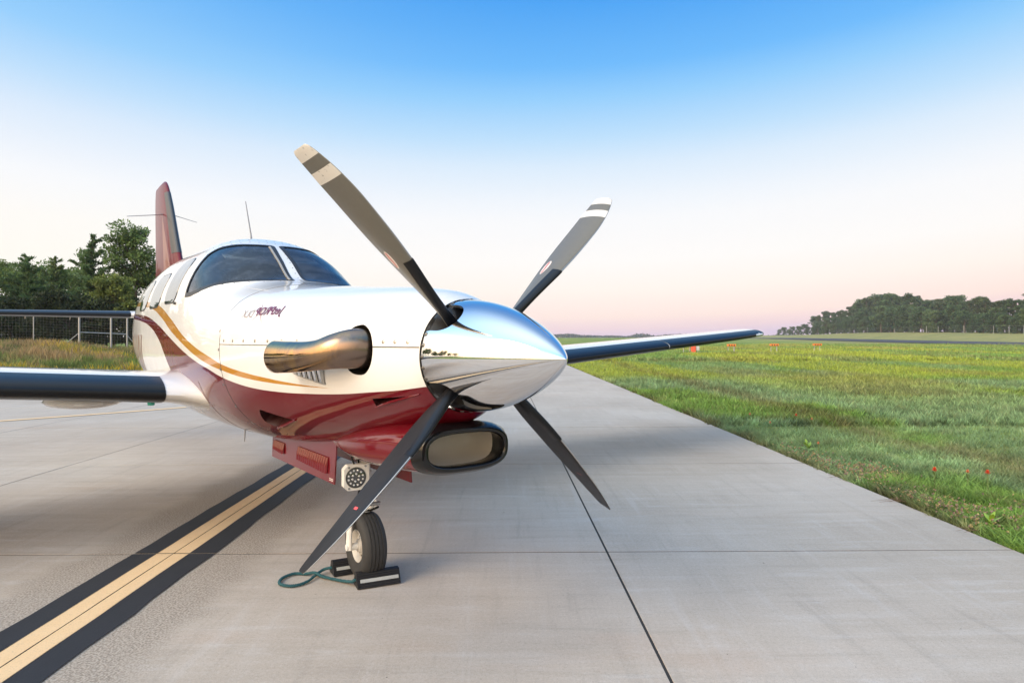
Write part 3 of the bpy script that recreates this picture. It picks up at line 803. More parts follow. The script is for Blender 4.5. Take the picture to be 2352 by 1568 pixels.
# patches of faded clover heads
rng = np.random.RandomState(8); cx = []
for X0, Y0, sx_, sy_, k in ((3.34, 6.55, .10, .55, 260), (3.62, 6.45, .10, .18, 110), (3.42, 4.95, .10, .35, 150), (3.30, 5.05, .06, .4, 120), (3.9, 4.7, .15, .2, 100)):
    q = rng.normal(size=(k, 2)) * (sx_, sy_) + (X0, Y0)
    for X, Y in q:
        if X > EDGE + .01: cx.append(tw(X, Y))
cx = np.array(cx); n = len(cx); cen = np.stack([cx[:, 0], cx[:, 1], terrain(cx[:, 0], cx[:, 1]) + .05 + .05 * rng.rand(n)], 1)
parts = []
for k in range(5):
    parts.append(leaves(cen + rng.normal(size=(n, 3)) * .004, rng.normal(size=(n, 3)), np.full(n, .017), np.full(n, .012), np.where(rng.rand(n)[:, None] < .55, np.array((.34, .235, .19)), np.array((.50, .40, .17))) * (.6 + .7 * rng.rand(n))[:, None], rng))
V, Fq, cc = merge(parts)
tag(tri_soup('clover_heads', V, Fq, M_GRASS, None, cc), 'faded brownish clover heads along the edge of the concrete', 'clover', kind='stuff')
# runners creeping over the slab edge
M_TWIG = simple('dry_runner', (.16, .09, .055), .8)
for X, Y, dx, lab in ((EDGE, 5.25, -.22, 'dry reddish runner creeping onto the concrete near the broad-leaved weed'), (EDGE, 6.2, -.13, 'thin dry runner on the concrete below the brown clover patch'), (EDGE, 4.45, -.10, 'short dry runner on the concrete at the right edge')):
    mb = MB()
    for k in range(5):
        pts = []; a = rs.uniform(-.5, .5)
        for i in range(7):
            q = i / 6; pts.append(tw(X + .06 + (dx - .06) * q * (1 - .16 * k), Y + k * .022 + a * .12 * q + rs.uniform(-.008, .008), .006 + .008 * math.sin(PI * q)))
        mb.tube(pts, [.0022 * (1 - .7 * i / 6) for i in range(7)], 4)
    tag(mb.build('runner', M_TWIG), lab, 'plant', 'dry runners on the slab edge')

# ================================================================== aircraft
PSI = R(36.7)
plane = empty('airplane', (-.136, 2.77, 0), PSI)
tag(plane, 'white and dark red single-engine turboprop airplane parked on the taxiway', 'airplane')
# local axes: x across (towards the far wing), y aft, z up; origin below the propeller hub
HUB = 1.229
ST = np.array([(.075,1.468,.990,.238,1.229,2.0,2.0),(.11,1.482,.958,.255,1.229,2.0,2.0),(.15,1.495,.935,.27,1.229,2.0,2.0),(.22,1.512,.915,.29,1.23,2.05,2.0),
(.45,1.540,.85,.345,1.235,2.15,2.0),(.8,1.562,.78,.42,1.24,2.25,2.05),(1.2,1.590,.715,.50,1.245,2.3,2.1),(1.8,1.642,.655,.585,1.25,2.3,2.15),
(2.15,1.690,.635,.615,1.25,2.3,2.15),(2.4,1.845,.628,.628,1.25,2.4,2.15),(2.65,1.978,.62,.636,1.25,2.5,2.15),(2.95,2.056,.615,.64,1.26,2.42,2.15),
(3.3,2.082,.61,.643,1.27,2.3,2.15),(4.3,2.085,.62,.64,1.28,2.3,2.1),(5.0,2.06,.70,.615,1.30,2.25,2.05),(6.0,1.98,.90,.49,1.37,2.1,2),
(7.0,1.86,1.15,.32,1.46,2,2),(7.8,1.75,1.36,.17,1.53,2,2),(8.3,1.66,1.50,.05,1.57,2,2)])
FS = [pchip(ST[:, 0], ST[:, i]) for i in range(1, 7)]
def FP(s, th):
    """fuselage skin: station aft of the propeller, angle from the near side (0) to the crown (90 deg)"""
    s = np.asarray(s, float); th = np.asarray(th, float)
    zt, zb, w, zm, nu_, nl_ = [f(s) for f in FS]
    c, sn = np.cos(th), np.sin(th); upp = sn >= 0
    b = np.where(upp, zt - zm, zm - zb); n = np.where(upp, nu_, nl_)
    r = (np.abs(c / w) ** n + np.abs(sn / b) ** n) ** (-1 / n)
    return np.stack([-r * c, s + 0 * r, zm + r * sn], -1)
def FN(s, th):
    e = 2e-3
    a = FP(np.minimum(s + e, 8.3), th) - FP(np.maximum(s - e, .075), th); b = FP(s, th + e) - FP(s, th - e)
    n = np.cross(b, a); n /= np.linalg.norm(n, axis=-1)[..., None] + 1e-12
    out = FP(s, th) - np.stack([0 * s, s, FS[3](s)], -1); return n * np.sign((n * out).sum(-1))[..., None]
def th_at(s, z):      # near-side angle at a height
    t = np.linspace(-1.55, 1.55, 1500); zz_ = FP(np.full(1500, s), t)[:, 2]; return float(np.interp(z, zz_, t))
def inside(px, py, poly):
    poly = np.asarray(poly); x0, y0 = poly[:, 0], poly[:, 1]; x1, y1 = np.roll(x0, -1), np.roll(y0, -1); r = np.zeros(len(px), bool)
    for a, b, c, d in zip(x0, y0, x1, y1):
        k = ((b > py) != (d > py)); r ^= k & (px < (c - a) * (py - b) / ((d - b) if d != b else 1e-12) + a)
    return r
def smooth_poly(pts, n=8):
    """closed Catmull-Rom through the points"""
    P_ = np.array(pts, float); k = len(P_); out = []
    for i in range(k):
        p0, p1, p2, p3 = P_[i - 1], P_[i], P_[(i + 1) % k], P_[(i + 2) % k]
        for t in np.arange(n) / n:
            out.append(.5 * (2 * p1 + (p2 - p0) * t + (2 * p0 - 5 * p1 + 4 * p2 - p3) * t * t + (3 * p1 - p0 - 3 * p2 + p3) * t ** 3))
    return np.array(out)
def round_poly(pts, r, n=5):
    """polygon with rounded corners"""
    P_ = [np.array(p, float) for p in pts]; out = []
    for i, p in enumerate(P_):
        a, b = P_[i - 1], P_[(i + 1) % len(P_)]; da, db = a - p, b - p; la, lb = np.linalg.norm(da), np.linalg.norm(db); q = min(r, la * .45, lb * .45)
        s, e = p + da / la * q, p + db / lb * q
        for t in np.linspace(0, 1, n): out.append((1 - t) ** 2 * s + 2 * t * (1 - t) * p + t * t * e)
    return np.array(out)
def dens(poly, step):
    out = []
    for a, b in zip(poly, np.roll(poly, -1, 0)):
        m = max(1, int(np.linalg.norm(b - a) / step))
        for t in range(m): out.append(a + (b - a) * t / m)
    return np.array(out)
def cdt(outline, holes, grid, keep_out=.0):
    """triangulate 2D region with holes; returns points and triangles"""
    pts = [Vector(p) for p in outline]; edges = [(i, (i + 1) % len(outline)) for i in range(len(outline))]
    for h in holes:
        b = len(pts); pts += [Vector(p) for p in h]; edges += [(b + i, b + (i + 1) % len(h)) for i in range(len(h))]
    g = np.asarray(grid); ok = inside(g[:, 0], g[:, 1], outline) if outline is not None else np.ones(len(g), bool)
    for h in holes: ok &= ~inside(g[:, 0], g[:, 1], h)
    allb = np.concatenate([outline] + list(holes))
    for k in range(0, len(g), 2000):
        q = g[k:k + 2000]; dmin = np.sqrt(((q[:, None] - allb[None]) ** 2).sum(-1)).min(1); ok[k:k + 2000] &= dmin > keep_out
    pts += [Vector(p) for p in g[ok]]
    vo, _, fo, _, _, _ = delaunay_2d_cdt(pts, edges, [], 0, 1e-6)
    V = np.array([(v.x, v.y) for v in vo]); T = np.array([tuple(f) for f in fo])
    c = V[T].mean(1); k = inside(c[:, 0], c[:, 1], outline)
    for h in holes: k &= ~inside(c[:, 0], c[:, 1], h)
    T = T[k]; a = V[T[:, 1]] - V[T[:, 0]]; b = V[T[:, 2]] - V[T[:, 0]]; ar = np.abs(a[:, 0] * b[:, 1] - a[:, 1] * b[:, 0]); return V, T[ar > 1e-9]
TS = .5        # metres per radian used while triangulating
def skin_patch(name, poly, mat, parent, off=.002, step=.03, rim=None, hole=None):
    """a piece lying on the fuselage skin; poly in (station, angle)"""
    poly = np.asarray(poly, float); P2 = poly * (1, TS); P2 = dens(P2, step)
    lo, hi = P2.min(0), P2.max(0); gx_, gy_ = np.meshgrid(np.arange(lo[0], hi[0], step), np.arange(lo[1], hi[1], step), indexing='ij')
    V2, T = cdt(P2, [] if hole is None else [dens(np.asarray(hole) * (1, TS), step)], np.stack([gx_.ravel(), gy_.ravel()], 1), step * .5)
    s, th = V2[:, 0], V2[:, 1] / TS; N = FN(s, th); Pp = FP(s, th) + N * off
    V = list(Pp); Fc = [tuple(t) for t in T]; nn = list(N)
    if rim is None: rim = off + .004
    b = len(V); s, th = P2[:, 0], P2[:, 1] / TS; N = FN(s, th); q = FP(s, th); k = len(P2)
    V += list(q + N * off) + list(q + N * (off - rim)); nn += list(N) * 2
    Fc += [(b + i, b + (i + 1) % k, b + k + (i + 1) % k, b + k + i) for i in range(k)]
    return mesh_obj(name, V, Fc, mat, parent, True, None, nn)
def mirror(poly): p = np.array(poly, float).copy(); p[:, 1] = PI - p[:, 1]; return p[::-1]
def skin_ribbon(name, line, width, mat, parent, off=.0012, step=.02):
    """thin strip along a (station, angle) polyline"""
    L = np.array(line, float) * (1, TS); pts = []
    for a, b in zip(L[:-1], L[1:]):
        m = max(1, int(np.linalg.norm(b - a) / step)); pts += [a + (b - a) * t / m for t in range(m)]
    pts.append(L[-1]); pts = np.array(pts); s, th = pts[:, 0], pts[:, 1] / TS
    c = FP(s, th); N = FN(s, th); T = np.gradient(c, axis=0); T /= np.linalg.norm(T, axis=1)[:, None]; W = np.cross(N, T) * width / 2
    V = np.concatenate([c + W - N * .004, c + W + N * off, c - W + N * off, c - W - N * .004]); k = len(c)
    Fc = [(j * k + i, j * k + i + 1, (j + 1) * k + i + 1, (j + 1) * k + i) for j in range(3) for i in range(k - 1)]
    return mesh_obj(name, V, Fc, mat, parent, False)

# ---- materials
def float_curve(n, x, pts, xr, yr):
    c = n.n('ShaderNodeFloatCurve'); cu = c.mapping.curves[0]
    P_ = sorted([((a - xr[0]) / (xr[1] - xr[0]), (b - yr[0]) / (yr[1] - yr[0])) for a, b in pts])
    cu.points[0].location = P_[0]; cu.points[1].location = P_[-1]
    for p in P_[1:-1]: cu.points.new(*p)
    for p in cu.points: p.handle_type = 'AUTO_CLAMPED'
    c.mapping.update(); c.inputs[0].default_value = 1.0
    n.l(n.math('DIVIDE', n.math('SUBTRACT', x, xr[0]), xr[1] - xr[0]), c.inputs[1])
    return n.math('ADD', n.math('MULTIPLY', c.outputs[0], yr[1] - yr[0]), yr[0])
RTOP = [(8.4,1.60),(7.5,1.575),(6.5,1.56),(5.6,1.545),(4.657,1.514),(4.092,1.482),(3.507,1.403),(2.976,1.296),(2.571,1.211),(2.268,1.152),(2.027,1.112),(1.870,1.081),(1.658,1.052),(1.427,1.033),(1.151,1.028),(0.862,1.035),(0.603,1.049),(0.413,1.067),(0.209,1.087),(0.06,1.110)]
RLOW = [(8.4,1.56),(6.5,1.52),(5.4,1.49),(4.477,1.453),(3.931,1.399),(3.478,1.295),(3.278,1.199),(3.110,1.062),(3.059,0.989),(2.98,.80),(2.9,.55),(.06,.5)]
GUP = [(8.4,1.66),(5.0,1.64),(4.2,1.61),(3.598,1.556),(3.035,1.443),(2.576,1.314),(2.251,1.239),(1.992,1.190),(1.790,1.150),(1.530,1.119),(1.240,1.096),(0.942,1.078),(0.655,1.069),(.5,1.06),(.06,1.05)]
GLO = [(8.4,1.62),(5.0,1.60),(4.4,1.575),(3.929,1.543),(3.377,1.451),(2.988,1.350),(2.567,1.253),(2.259,1.185),(2.009,1.140),(1.807,1.114),(1.547,1.087),(1.254,1.072),(0.949,1.067),(0.655,1.069),(.5,1.07),(.06,1.08)]
WHITE = (.80, .79, .78); DRED = (.130, .002, .008); GOLD = (.50, .235, .028)
def gloss(n, rough=.16):
    n.set(rough=max(rough, .3), coat=1.0, spec=.08); n.b.inputs['Coat Roughness'].default_value = .012; n.b.inputs['Coat IOR'].default_value = 1.5
def livery():
    n = NT('aircraft_paint'); o = n.sep(n.obj()); s, z = o[1], o[2]
    xr, yr = (0.0, 8.5), (.4, 1.8)
    def edge(v, c): return n.math('DIVIDE', n.math('SUBTRACT', v, c), .0016, clamp=True)
    rt, rl, gu, gd = [float_curve(n, s, p, xr, yr) for p in (RTOP, RLOW, GUP, GLO)]
    red = n.math('MULTIPLY', edge(rt, z), edge(z, rl)); gold = n.math('MULTIPLY', edge(gu, z), edge(z, gd))
    dirt = n.noise(n.mapping(n.obj(), sc=(3, 1.2, 3)), 2.2, 5, .6)
    w = n.mix(n.math('MULTIPLY', n.sstep(dirt, .48, .75), .10), WHITE, (.62, .58, .53))
    c = n.mix(gold, w, GOLD); c = n.mix(red, c, DRED)
    n.set(base=c); gloss(n)
    bp = n.n('ShaderNodeBump'); bp.inputs['Strength'].default_value = .10; bp.inputs['Distance'].default_value = .02; n.l(n.noise(n.obj(), 5.0, 2, .4), bp.inputs['Height']); n.l(bp.outputs[0], n.b.inputs['Coat Normal']); return n.m
M_SKIN = livery()
def glossy(name, col): n = NT(name); f = n.noise(n.obj(), 3, 4); n.set(base=n.mix(n.math('MULTIPLY', f, .08), col, tuple(.7 * c for c in col))); gloss(n); return n.m
M_WHITE = glossy('white_gloss', WHITE); M_RED = glossy('dark_red_gloss', DRED); M_GOLD = glossy('gold_gloss', GOLD)
M_RUB = simple('deice_rubber', (.006, .007, .010), .30, var=.2, vscale=40, spec=.32)
M_BLACK = simple('black_void', (.004, .004, .004), .9)
M_SEAM = simple('panel_gap', (.09, .085, .085), .7)
M_SEAL = simple('window_seal', (.016, .016, .018), .45)
M_STEEL = simple('screw_steel', (.35, .34, .33), .3, .9)
M_DOT = simple('rivet_dark', (.10, .10, .11), .5, .3)
def chrome():
    n = NT('chrome'); f = n.noise(n.obj(), 5, 3); n.set(base=(.80, .80, .81), metal=1.0, rough=n.math('ADD', .035, n.math('MULTIPLY', f, .04))); return n.m
M_CHROME = chrome()
def glass():
    n = NT('tinted_window'); f = n.noise(n.mapping(n.obj(), sc=(2, 4, 3)), 2.0, 4, .6, .8)
    n.set(base=n.mix(n.sstep(f, .42, .72), (.012, .018, .028), (.045, .058, .078)), rough=.035, spec=.6, coat=1.0); n.b.inputs['Coat Roughness'].default_value = .01; return n.m
M_GLASS = glass()
def exhaust():
    n = NT('heat_tinted_steel'); p = n.obj(); f = n.noise(p, 9, 5, .6, .3); g = n.noise(n.mapping(p, loc=(4, 2, 1)), 26, 5, .7); y = n.sep(p)[1]
    c = n.mix(n.sstep(f, .38, .62), (.46, .31, .15), (.28, .20, .16)); c = n.mix(n.math('MULTIPLY', n.sstep(y, .66, .50), .75), c, n.mix(n.sstep(f, .4, .6), (.19, .145, .15), (.38, .25, .14)))
    c = n.mix(n.math('MULTIPLY', n.sstep(g, .52, .75), .45), c, (.14, .09, .065))
    n.set(base=c, metal=1.0, rough=n.math('ADD', .07, n.math('MULTIPLY', n.sstep(y, .66, .48), .20))); n.b.inputs['Roughness']
    n.bump(g, .05, .002); return n.m
M_EXH = exhaust()
def clear_glass():
    n = NT('windshield_acrylic'); f = n.noise(n.mapping(n.obj(), sc=(2, 4, 3)), 2.2, 5, .6, .8); g = n.noise(n.mapping(n.obj(), sc=(9, 3, 5)), 4.0, 4, .7, .5)
    n.set(base=n.mix(n.sstep(f, .40, .72), (.045, .062, .095), (.130, .160, .215)), rough=.03, spec=.7, coat=1.0); n.b.inputs['Coat Roughness'].default_value = .01  # cloudy blue-grey base carries the reflected sky as colour
    tr = n.n('ShaderNodeBsdfTransparent'); tr.inputs[0].default_value = (.62, .70, .78, 1)
    lw = n.n('ShaderNodeLayerWeight'); lw.inputs[0].default_value = .35
    ms = n.n('ShaderNodeMixShader'); n.l(n.math('ADD', .30, n.math('ADD', n.math('MULTIPLY', lw.outputs['Fresnel'], .7), n.math('MULTIPLY', n.sstep(g, .5, .7), .12)), clamp=True), ms.inputs[0])
    n.l(tr.outputs[0], ms.inputs[1]); n.l(n.b.outputs[0], ms.inputs[2]); n.l(ms.outputs[0], n.out.inputs[0]); return n.m
M_CLEAR = clear_glass()

# ---- fuselage skin with real openings
HOLE = smooth_poly([(0.422,0.360),(0.368,0.263),(0.342,0.081),(0.354,-0.110),(0.398,-0.238),(0.454,-0.255),(0.502,-0.210),(0.527,-0.110),(0.535,0.056),(0.530,0.190),(0.507,0.290),(0.470,0.345)], 4)
HOLE = (HOLE - HOLE.mean(0)) * 1.05 + HOLE.mean(0)
NACA1 = round_poly([(.410,-.600),(.410,-.715),(.30,-.665),(.125,-.628),(.29,-.610)], .012)
NACA2 = round_poly([(1.504,-.640),(1.556,-.741),(1.570,-.815),(1.491,-.894),(1.30,-.835),(1.19,-.790),(1.33,-.722)], .03)
WSN = [(2.690,0.530),(2.708,0.593),(2.728,0.689),(2.752,0.800),(2.778,0.906),(2.800,0.995),(2.785,1.085),(2.722,1.179),(2.652,1.296),(2.622,1.400),(2.612,1.500),(2.36,1.468),(2.118,1.436),(2.165,1.154),(2.216,0.971),(2.264,0.841),(2.317,0.742),(2.391,0.657),(2.486,0.583),(2.577,0.540)]
WSF = [(a, b) for a, b in mirror(WSN)]; WSF = [(a, b - .035 if b < 1.8 else b) for a, b in WSF]
WSN_ = round_poly(WSN, .02); WSF_ = round_poly(WSF, .02)
holes_st = [HOLE, NACA1, NACA2]
holes_st += [mirror(h) for h in holes_st] + [WSN_, WSF_]
holes2 = [dens(np.asarray(h) * (1, TS), .02) for h in holes_st]
S_LIST = np.concatenate([np.linspace(.075, .3, 12)[:-1], np.linspace(.3, 3.3, 92)[:-1], np.linspace(3.3, 8.29, 64)])
T0, T1 = -PI / 2, 3 * PI / 2
T_LIST = np.linspace(T0, T1, 121)
gs, gt = np.meshgrid(S_LIST[1:-1], T_LIST[1:-1] * TS, indexing='ij')
ol = [(a, T0 * TS) for a in S_LIST[:-1]] + [(S_LIST[-1], t * TS) for t in T_LIST[:-1]] + [(a, T1 * TS) for a in S_LIST[:0:-1]] + [(S_LIST[0], t * TS) for t in T_LIST[:0:-1]]
V2, T = cdt(np.array(ol), holes2, np.stack([gs.ravel(), gt.ravel()], 1), .009)
s, th = V2[:, 0], V2[:, 1] / TS
fus = mesh_obj('fuselage', FP(s, th), T, M_SKIN, plane, True, None, FN(s, th))
# ends
mb = MB(); ring = FP(np.full(48, 8.29), np.linspace(T0, T1, 49)[:-1]); mb.add(list(ring), [tuple(range(48))]); mb.build('tail_cone_cap', M_WHITE, fus, False)
MB().lathe([(.10, .0), (.236, .0), (.236, .02)], 48, Matrix.Translation((0, .085, HUB)) @ Matrix.Rotation(R(90), 4, 'X')).build('cowl_front_plate', M_BLACK, fus)
# dark recesses behind the openings
def recess(name, poly, depth, mat, lipmat):
    poly = np.asarray(poly); s, th = poly[:, 0], poly[:, 1]; N = FN(s, th); a = FP(s, th); k = len(poly); mb = MB()
    d_ = np.broadcast_to(np.asarray(depth, float), (k,))[:, None]
    mb.add(list(a) + list(a - N * d_), [(i, (i + 1) % k, k + (i + 1) % k, k + i) for i in range(k)] + [tuple(range(k, 2 * k))], 0)
    return mb.build(name, mat, fus, False)
M_REDIN = simple('inlet_dark_red', (.03, .003, .004), .5)
for h in (HOLE, mirror(HOLE)): recess('exhaust_recess', h, .10, M_BLACK, None)
for h in (NACA1, mirror(NACA1)):
    q = np.asarray(h); recess('air_inlet', h, .003 + .05 * np.clip((q[:, 0] - .12) / .28, 0, 1), M_REDIN, None)
for h in (NACA2, mirror(NACA2)):
    q = np.asarray(h); recess('air_inlet', h, .003 + .09 * np.clip((q[:, 0] - 1.19) / .36, 0, 1), M_REDIN, None)
# raised lips of the inlets
def lip(poly_line, r, mat):
    L = np.array(poly_line); c = FP(L[:, 0], L[:, 1]) + FN(L[:, 0], L[:, 1]) * (r * .3)
    MB().tube(list(c), [r * (.35 + .65 * math.sin(PI * (.1 + .8 * i / (len(c) - 1)))) for i in range(len(c))], 8).build('inlet_lip', mat, fus)
for mir in (False, True):
    f_ = (lambda l: [(a, PI - b) for a, b in l]) if mir else (lambda l: l)
    lip(f_([(.418, -.728), (.36, -.70), (.30, -.672), (.21, -.645), (.115, -.625)]), .006, M_RED)
    lip(f_([(1.49, -.905), (1.40, -.872), (1.30, -.842), (1.23, -.81), (1.16, -.785)]), .011, M_RED)

# ---- windows
def pane(name, poly, seal=.018, off=.003, mat=None):
    poly = np.asarray(poly); c = poly.mean(0); d = (poly - c) * (1, TS)
    nrm = np.roll(P2 := poly * (1, TS), -1, 0) - np.roll(P2, 1, 0); nrm = np.stack([nrm[:, 1], -nrm[:, 0]], 1); nrm /= np.linalg.norm(nrm, axis=1)[:, None] + 1e-9
    nrm *= np.where((nrm * d).sum(1).mean() < 0, -1, 1)
    outer = (P2 + nrm * seal) / (1, TS)
    inner = (P2 - nrm * .006) / (1, TS)
    skin_patch('window_seal', outer, M_SEAL, fus, .0025 if mat else .0018, .03, hole=inner if mat else None)
    return skin_patch(name, poly, mat or M_GLASS, fus, -.003 if mat else off, .03, rim=.006)
pane('windshield_pane', WSN_, .017, mat=M_CLEAR); pane('windshield_pane', WSF_, .017, mat=M_CLEAR)
def side_window(s0, s1, z0, z1, rr):
    pts = [(s0, z0), (s1, z0), (s1 + .035, (z0 + z1) / 2), (s1 + .05, z1), (s0 + .02, z1)]
    return round_poly([(a, th_at(a, b)) for a, b in pts], rr, 6)
for s0, s1, z0, z1 in ((2.98, 3.40, 1.56, 1.885), (3.62, 4.075, 1.55, 1.82), (4.27, 4.68, 1.548, 1.80)):
    w = side_window(s0, s1, z0, z1, .10); pane('side_window', w, .007, .0040); pane('side_window', mirror(w), .007, .0040)
# pale inner frame strip of the near pane
skin_ribbon('pane_retainer', [(2.60, 1.478), (2.36, 1.448), (2.135, 1.415)], .012, simple('retainer_grey', (.35, .34, .32), .5), fus, .0045)

# ---- cabin seen through the windshield
M_LINE = simple('cabin_lining', (.10, .105, .115), .8); M_LEATH = simple('cream_leather', (.62, .56, .46), .5, var=.1); M_DASH = simple('dash_black', (.015, .015, .017), .6)
ss = np.linspace(2.02, 4.9, 60); tt_ = np.linspace(T0, T1, 61)[:-1]; gS, gT = np.meshgrid(ss, tt_, indexing='ij')
q = FP(gS, gT) - FN(gS, gT) * .03
keep = ~(inside(gS.ravel(), gT.ravel() * 1.0, np.array(WSN_)) | inside(gS.ravel(), gT.ravel(), np.array(WSF_))); kk = keep.reshape(gS.shape); Fc = []
for i in range(59):
    for j in range(60):
        j2 = (j + 1) % 60
        if kk[i, j] and kk[i + 1, j] and kk[i, j2] and kk[i + 1, j2]: Fc.append((i * 60 + j, i * 60 + j2, (i + 1) * 60 + j2, (i + 1) * 60 + j))
Fc.append(tuple(range(60))); Fc.append(tuple(59 * 60 + j for j in range(60)))
mesh_obj('cabin_lining', q.reshape(-1, 3), Fc, M_LINE, fus)
mb = MB(); k = 0
for s_, z_, hw_ in ((2.10, 1.63, .26), (2.30, 1.645, .40), (2.50, 1.635, .47), (2.62, 1.60, .50), (2.64, 1.30, .50)): mb.V += [(-hw_, s_, z_), (hw_, s_, z_)]
mb.F = [(2 * i, 2 * i + 1, 2 * i + 3, 2 * i + 2) for i in range(4)]; mb.M = [0] * 4; mb.build('glareshield', M_DASH, fus)
for sd_ in (-1, 1):
    MB().box((sd_ * .29, 3.28, 1.38), (.20, .07, .30), Matrix.Rotation(R(-10), 3, 'X'), bev=.05).build('seat_back', M_LEATH, fus)
    MB().box((sd_ * .29, 3.32, 1.745), (.11, .045, .085), Matrix.Rotation(R(-8), 3, 'X'), bev=.035).build('headrest', M_LEATH, fus)
    MB().box((sd_ * .20, 2.80, 1.90), (.14, .10, .006), Matrix.Rotation(R(20), 3, 'X'), bev=.003).build('sun_visor', M_LEATH, fus)
# ---- panel seams
def seam(line, w=.0045, m=M_SEAM):
    skin_ribbon('panel_seam', line, w, m, fus); skin_ribbon('panel_seam', [(a, PI - b) for a, b in line], w, m, fus)
zs = 1.2655
seam([(s_, th_at(s_, zs)) for s_ in np.linspace(.078, .338, 6)], .005); seam([(s_, th_at(s_, zs)) for s_ in np.linspace(.545, 1.815, 16)])
seam([(1.815, th_at(1.815, 1.32)), (1.815, th_at(1.815, 1.0)), (1.815, -.6), (1.80, -.8), (1.76, -.95), (1.70, -1.1)], .004)
seam([(1.822, .42), (1.825, .55), (1.80, .75), (1.74, 1.0), (1.70, 1.25), (1.69, 1.5)], .0035)
seam([(1.822, .42), (1.818, .36)], .0035)
seam([(2.34, -.36), (2.345, -.60), (2.36, -.80), (2.37, -1.0), (2.37, -1.3)], .003, simple('seam_soft', (.20, .12, .12), .6))
seam([(1.72, .78), (1.95, .80), (2.18, .83)], .004, simple('seam_pale', (.52, .52, .53), .6))
skin_patch('vent_cap', round_poly([(2.93, .425), (2.985, .425), (2.985, .450), (2.93, .450)], .01), M_SEAL, fus, .010, .02)

# ---- fasteners
def dot_mesh(r, h):
    mb = MB(); mb.lathe([(r * .02, h * 1.1), (r * .45, h), (r, h * .35), (r, -h)], 8); o = mb.build('fastener', M_STEEL, fus); return o
dot = dot_mesh(.0095, .0022); rivet = None
def put_dot(proto, s, th, first=[True], m=None):
    o = proto.copy(); C.objects.link(o); o.parent = fus
    n = Vector(FN(np.array(s), np.array(th))); p = Vector(FP(np.array(s), np.array(th)))
    o.location = p; o.rotation_euler = n.to_track_quat('Z', 'Y').to_euler(); return o
for s_ in (.135, .205, .275, .92, 1.06, 1.20, 1.34, 1.48, 1.62, 1.75): put_dot(dot, s_, th_at(s_, zs + .022))
for s_, z_ in ((1.832, 1.345), (1.83, 1.235), (1.83, 1.12), (1.845, 1.03), (1.83, .90), (1.80, .80)): put_dot(dot, s_, th_at(s_, z_))
rivet = dot_mesh(.0045, .0012); rivet.name = 'rivet'; rivet.data.materials[0] = M_DOT
for a, b in ((1.555, 1.515), (1.555, 1.515)): pass
for k in range(9):     # centre post
    f = k / 8; s_ = 2.60 - .46 * f
    put_dot(rivet, s_, 1.527 - .055 * f); put_dot(rivet, s_, 1.588 - .012 * f)
for k in range(16):    # above the panes
    th_ = .98 + .075 * k; put_dot(rivet, 2.83 - .13 * smooth01(.95, 1.55, min(th_, PI - th_)), th_); put_dot(rivet, 2.93 - .13 * smooth01(.95, 1.55, min(th_, PI - th_)), th_ + .03)
for k in range(10): put_dot(rivet, 2.10 + .05 * k, [1.30, 1.12, .98, .86, .78, .70, .64, .58, .53, .50][k] - .0 - .06)
C.objects.unlink(dot); bpy.data.objects.remove(dot); bpy.data.objects.remove(rivet)

# ---- lettering and emblem (the photograph shows them mirrored)
M_MAROON = simple('maroon_vinyl', (.14, .012, .045), .35); M_TANV = simple('tan_vinyl', (.34, .25, .20), .4); M_BROWNV = simple('brown_vinyl', (.16, .055, .035), .4)
def text_mesh(txt, offset=0.0, size=1.0):
    cu = bpy.data.curves.new('txt', 'FONT'); cu.body = txt; cu.size = size; cu.offset = offset; cu.fill_mode = 'FRONT'; cu.resolution_u = 3
    ob = bpy.data.objects.new('txt', cu); C.objects.link(ob); bpy.context.view_layer.update()
    me = bpy.data.meshes.new_from_object(ob.evaluated_get(bpy.context.evaluated_depsgraph_get()))
    bpy.data.objects.remove(ob); bpy.data.curves.remove(cu); return me
def skin_text(name, txt, s0, s1, z0, z1, slant, mat, offset, side=1):
    me = text_mesh(txt, offset); bm = bmesh.new(); bm.from_mesh(me); bmesh.ops.triangulate(bm, faces=bm.faces)
    V = np.array([v.co[:] for v in bm.verts]); Fc = [[v.index for v in f.verts] for f in bm.faces]; bm.free(); bpy.data.meshes.remove(me)
    lo, hi = V.min(0), V.max(0); u = (V[:, 0] - lo[0]) / (hi[0] - lo[0]); v = (V[:, 1] - lo[1]) / (hi[1] - lo[1])
    z = z0 + (z1 - z0) * v; s = s0 + (s1 - s0) * u + slant * (z - z0); th = np.array([th_at(a, b) for a, b in zip(s, z)])
    if side < 0: th = PI - th
    return mesh_obj(name, FP(s, th) + FN(s, th) * .003, Fc, mat, fus, False)
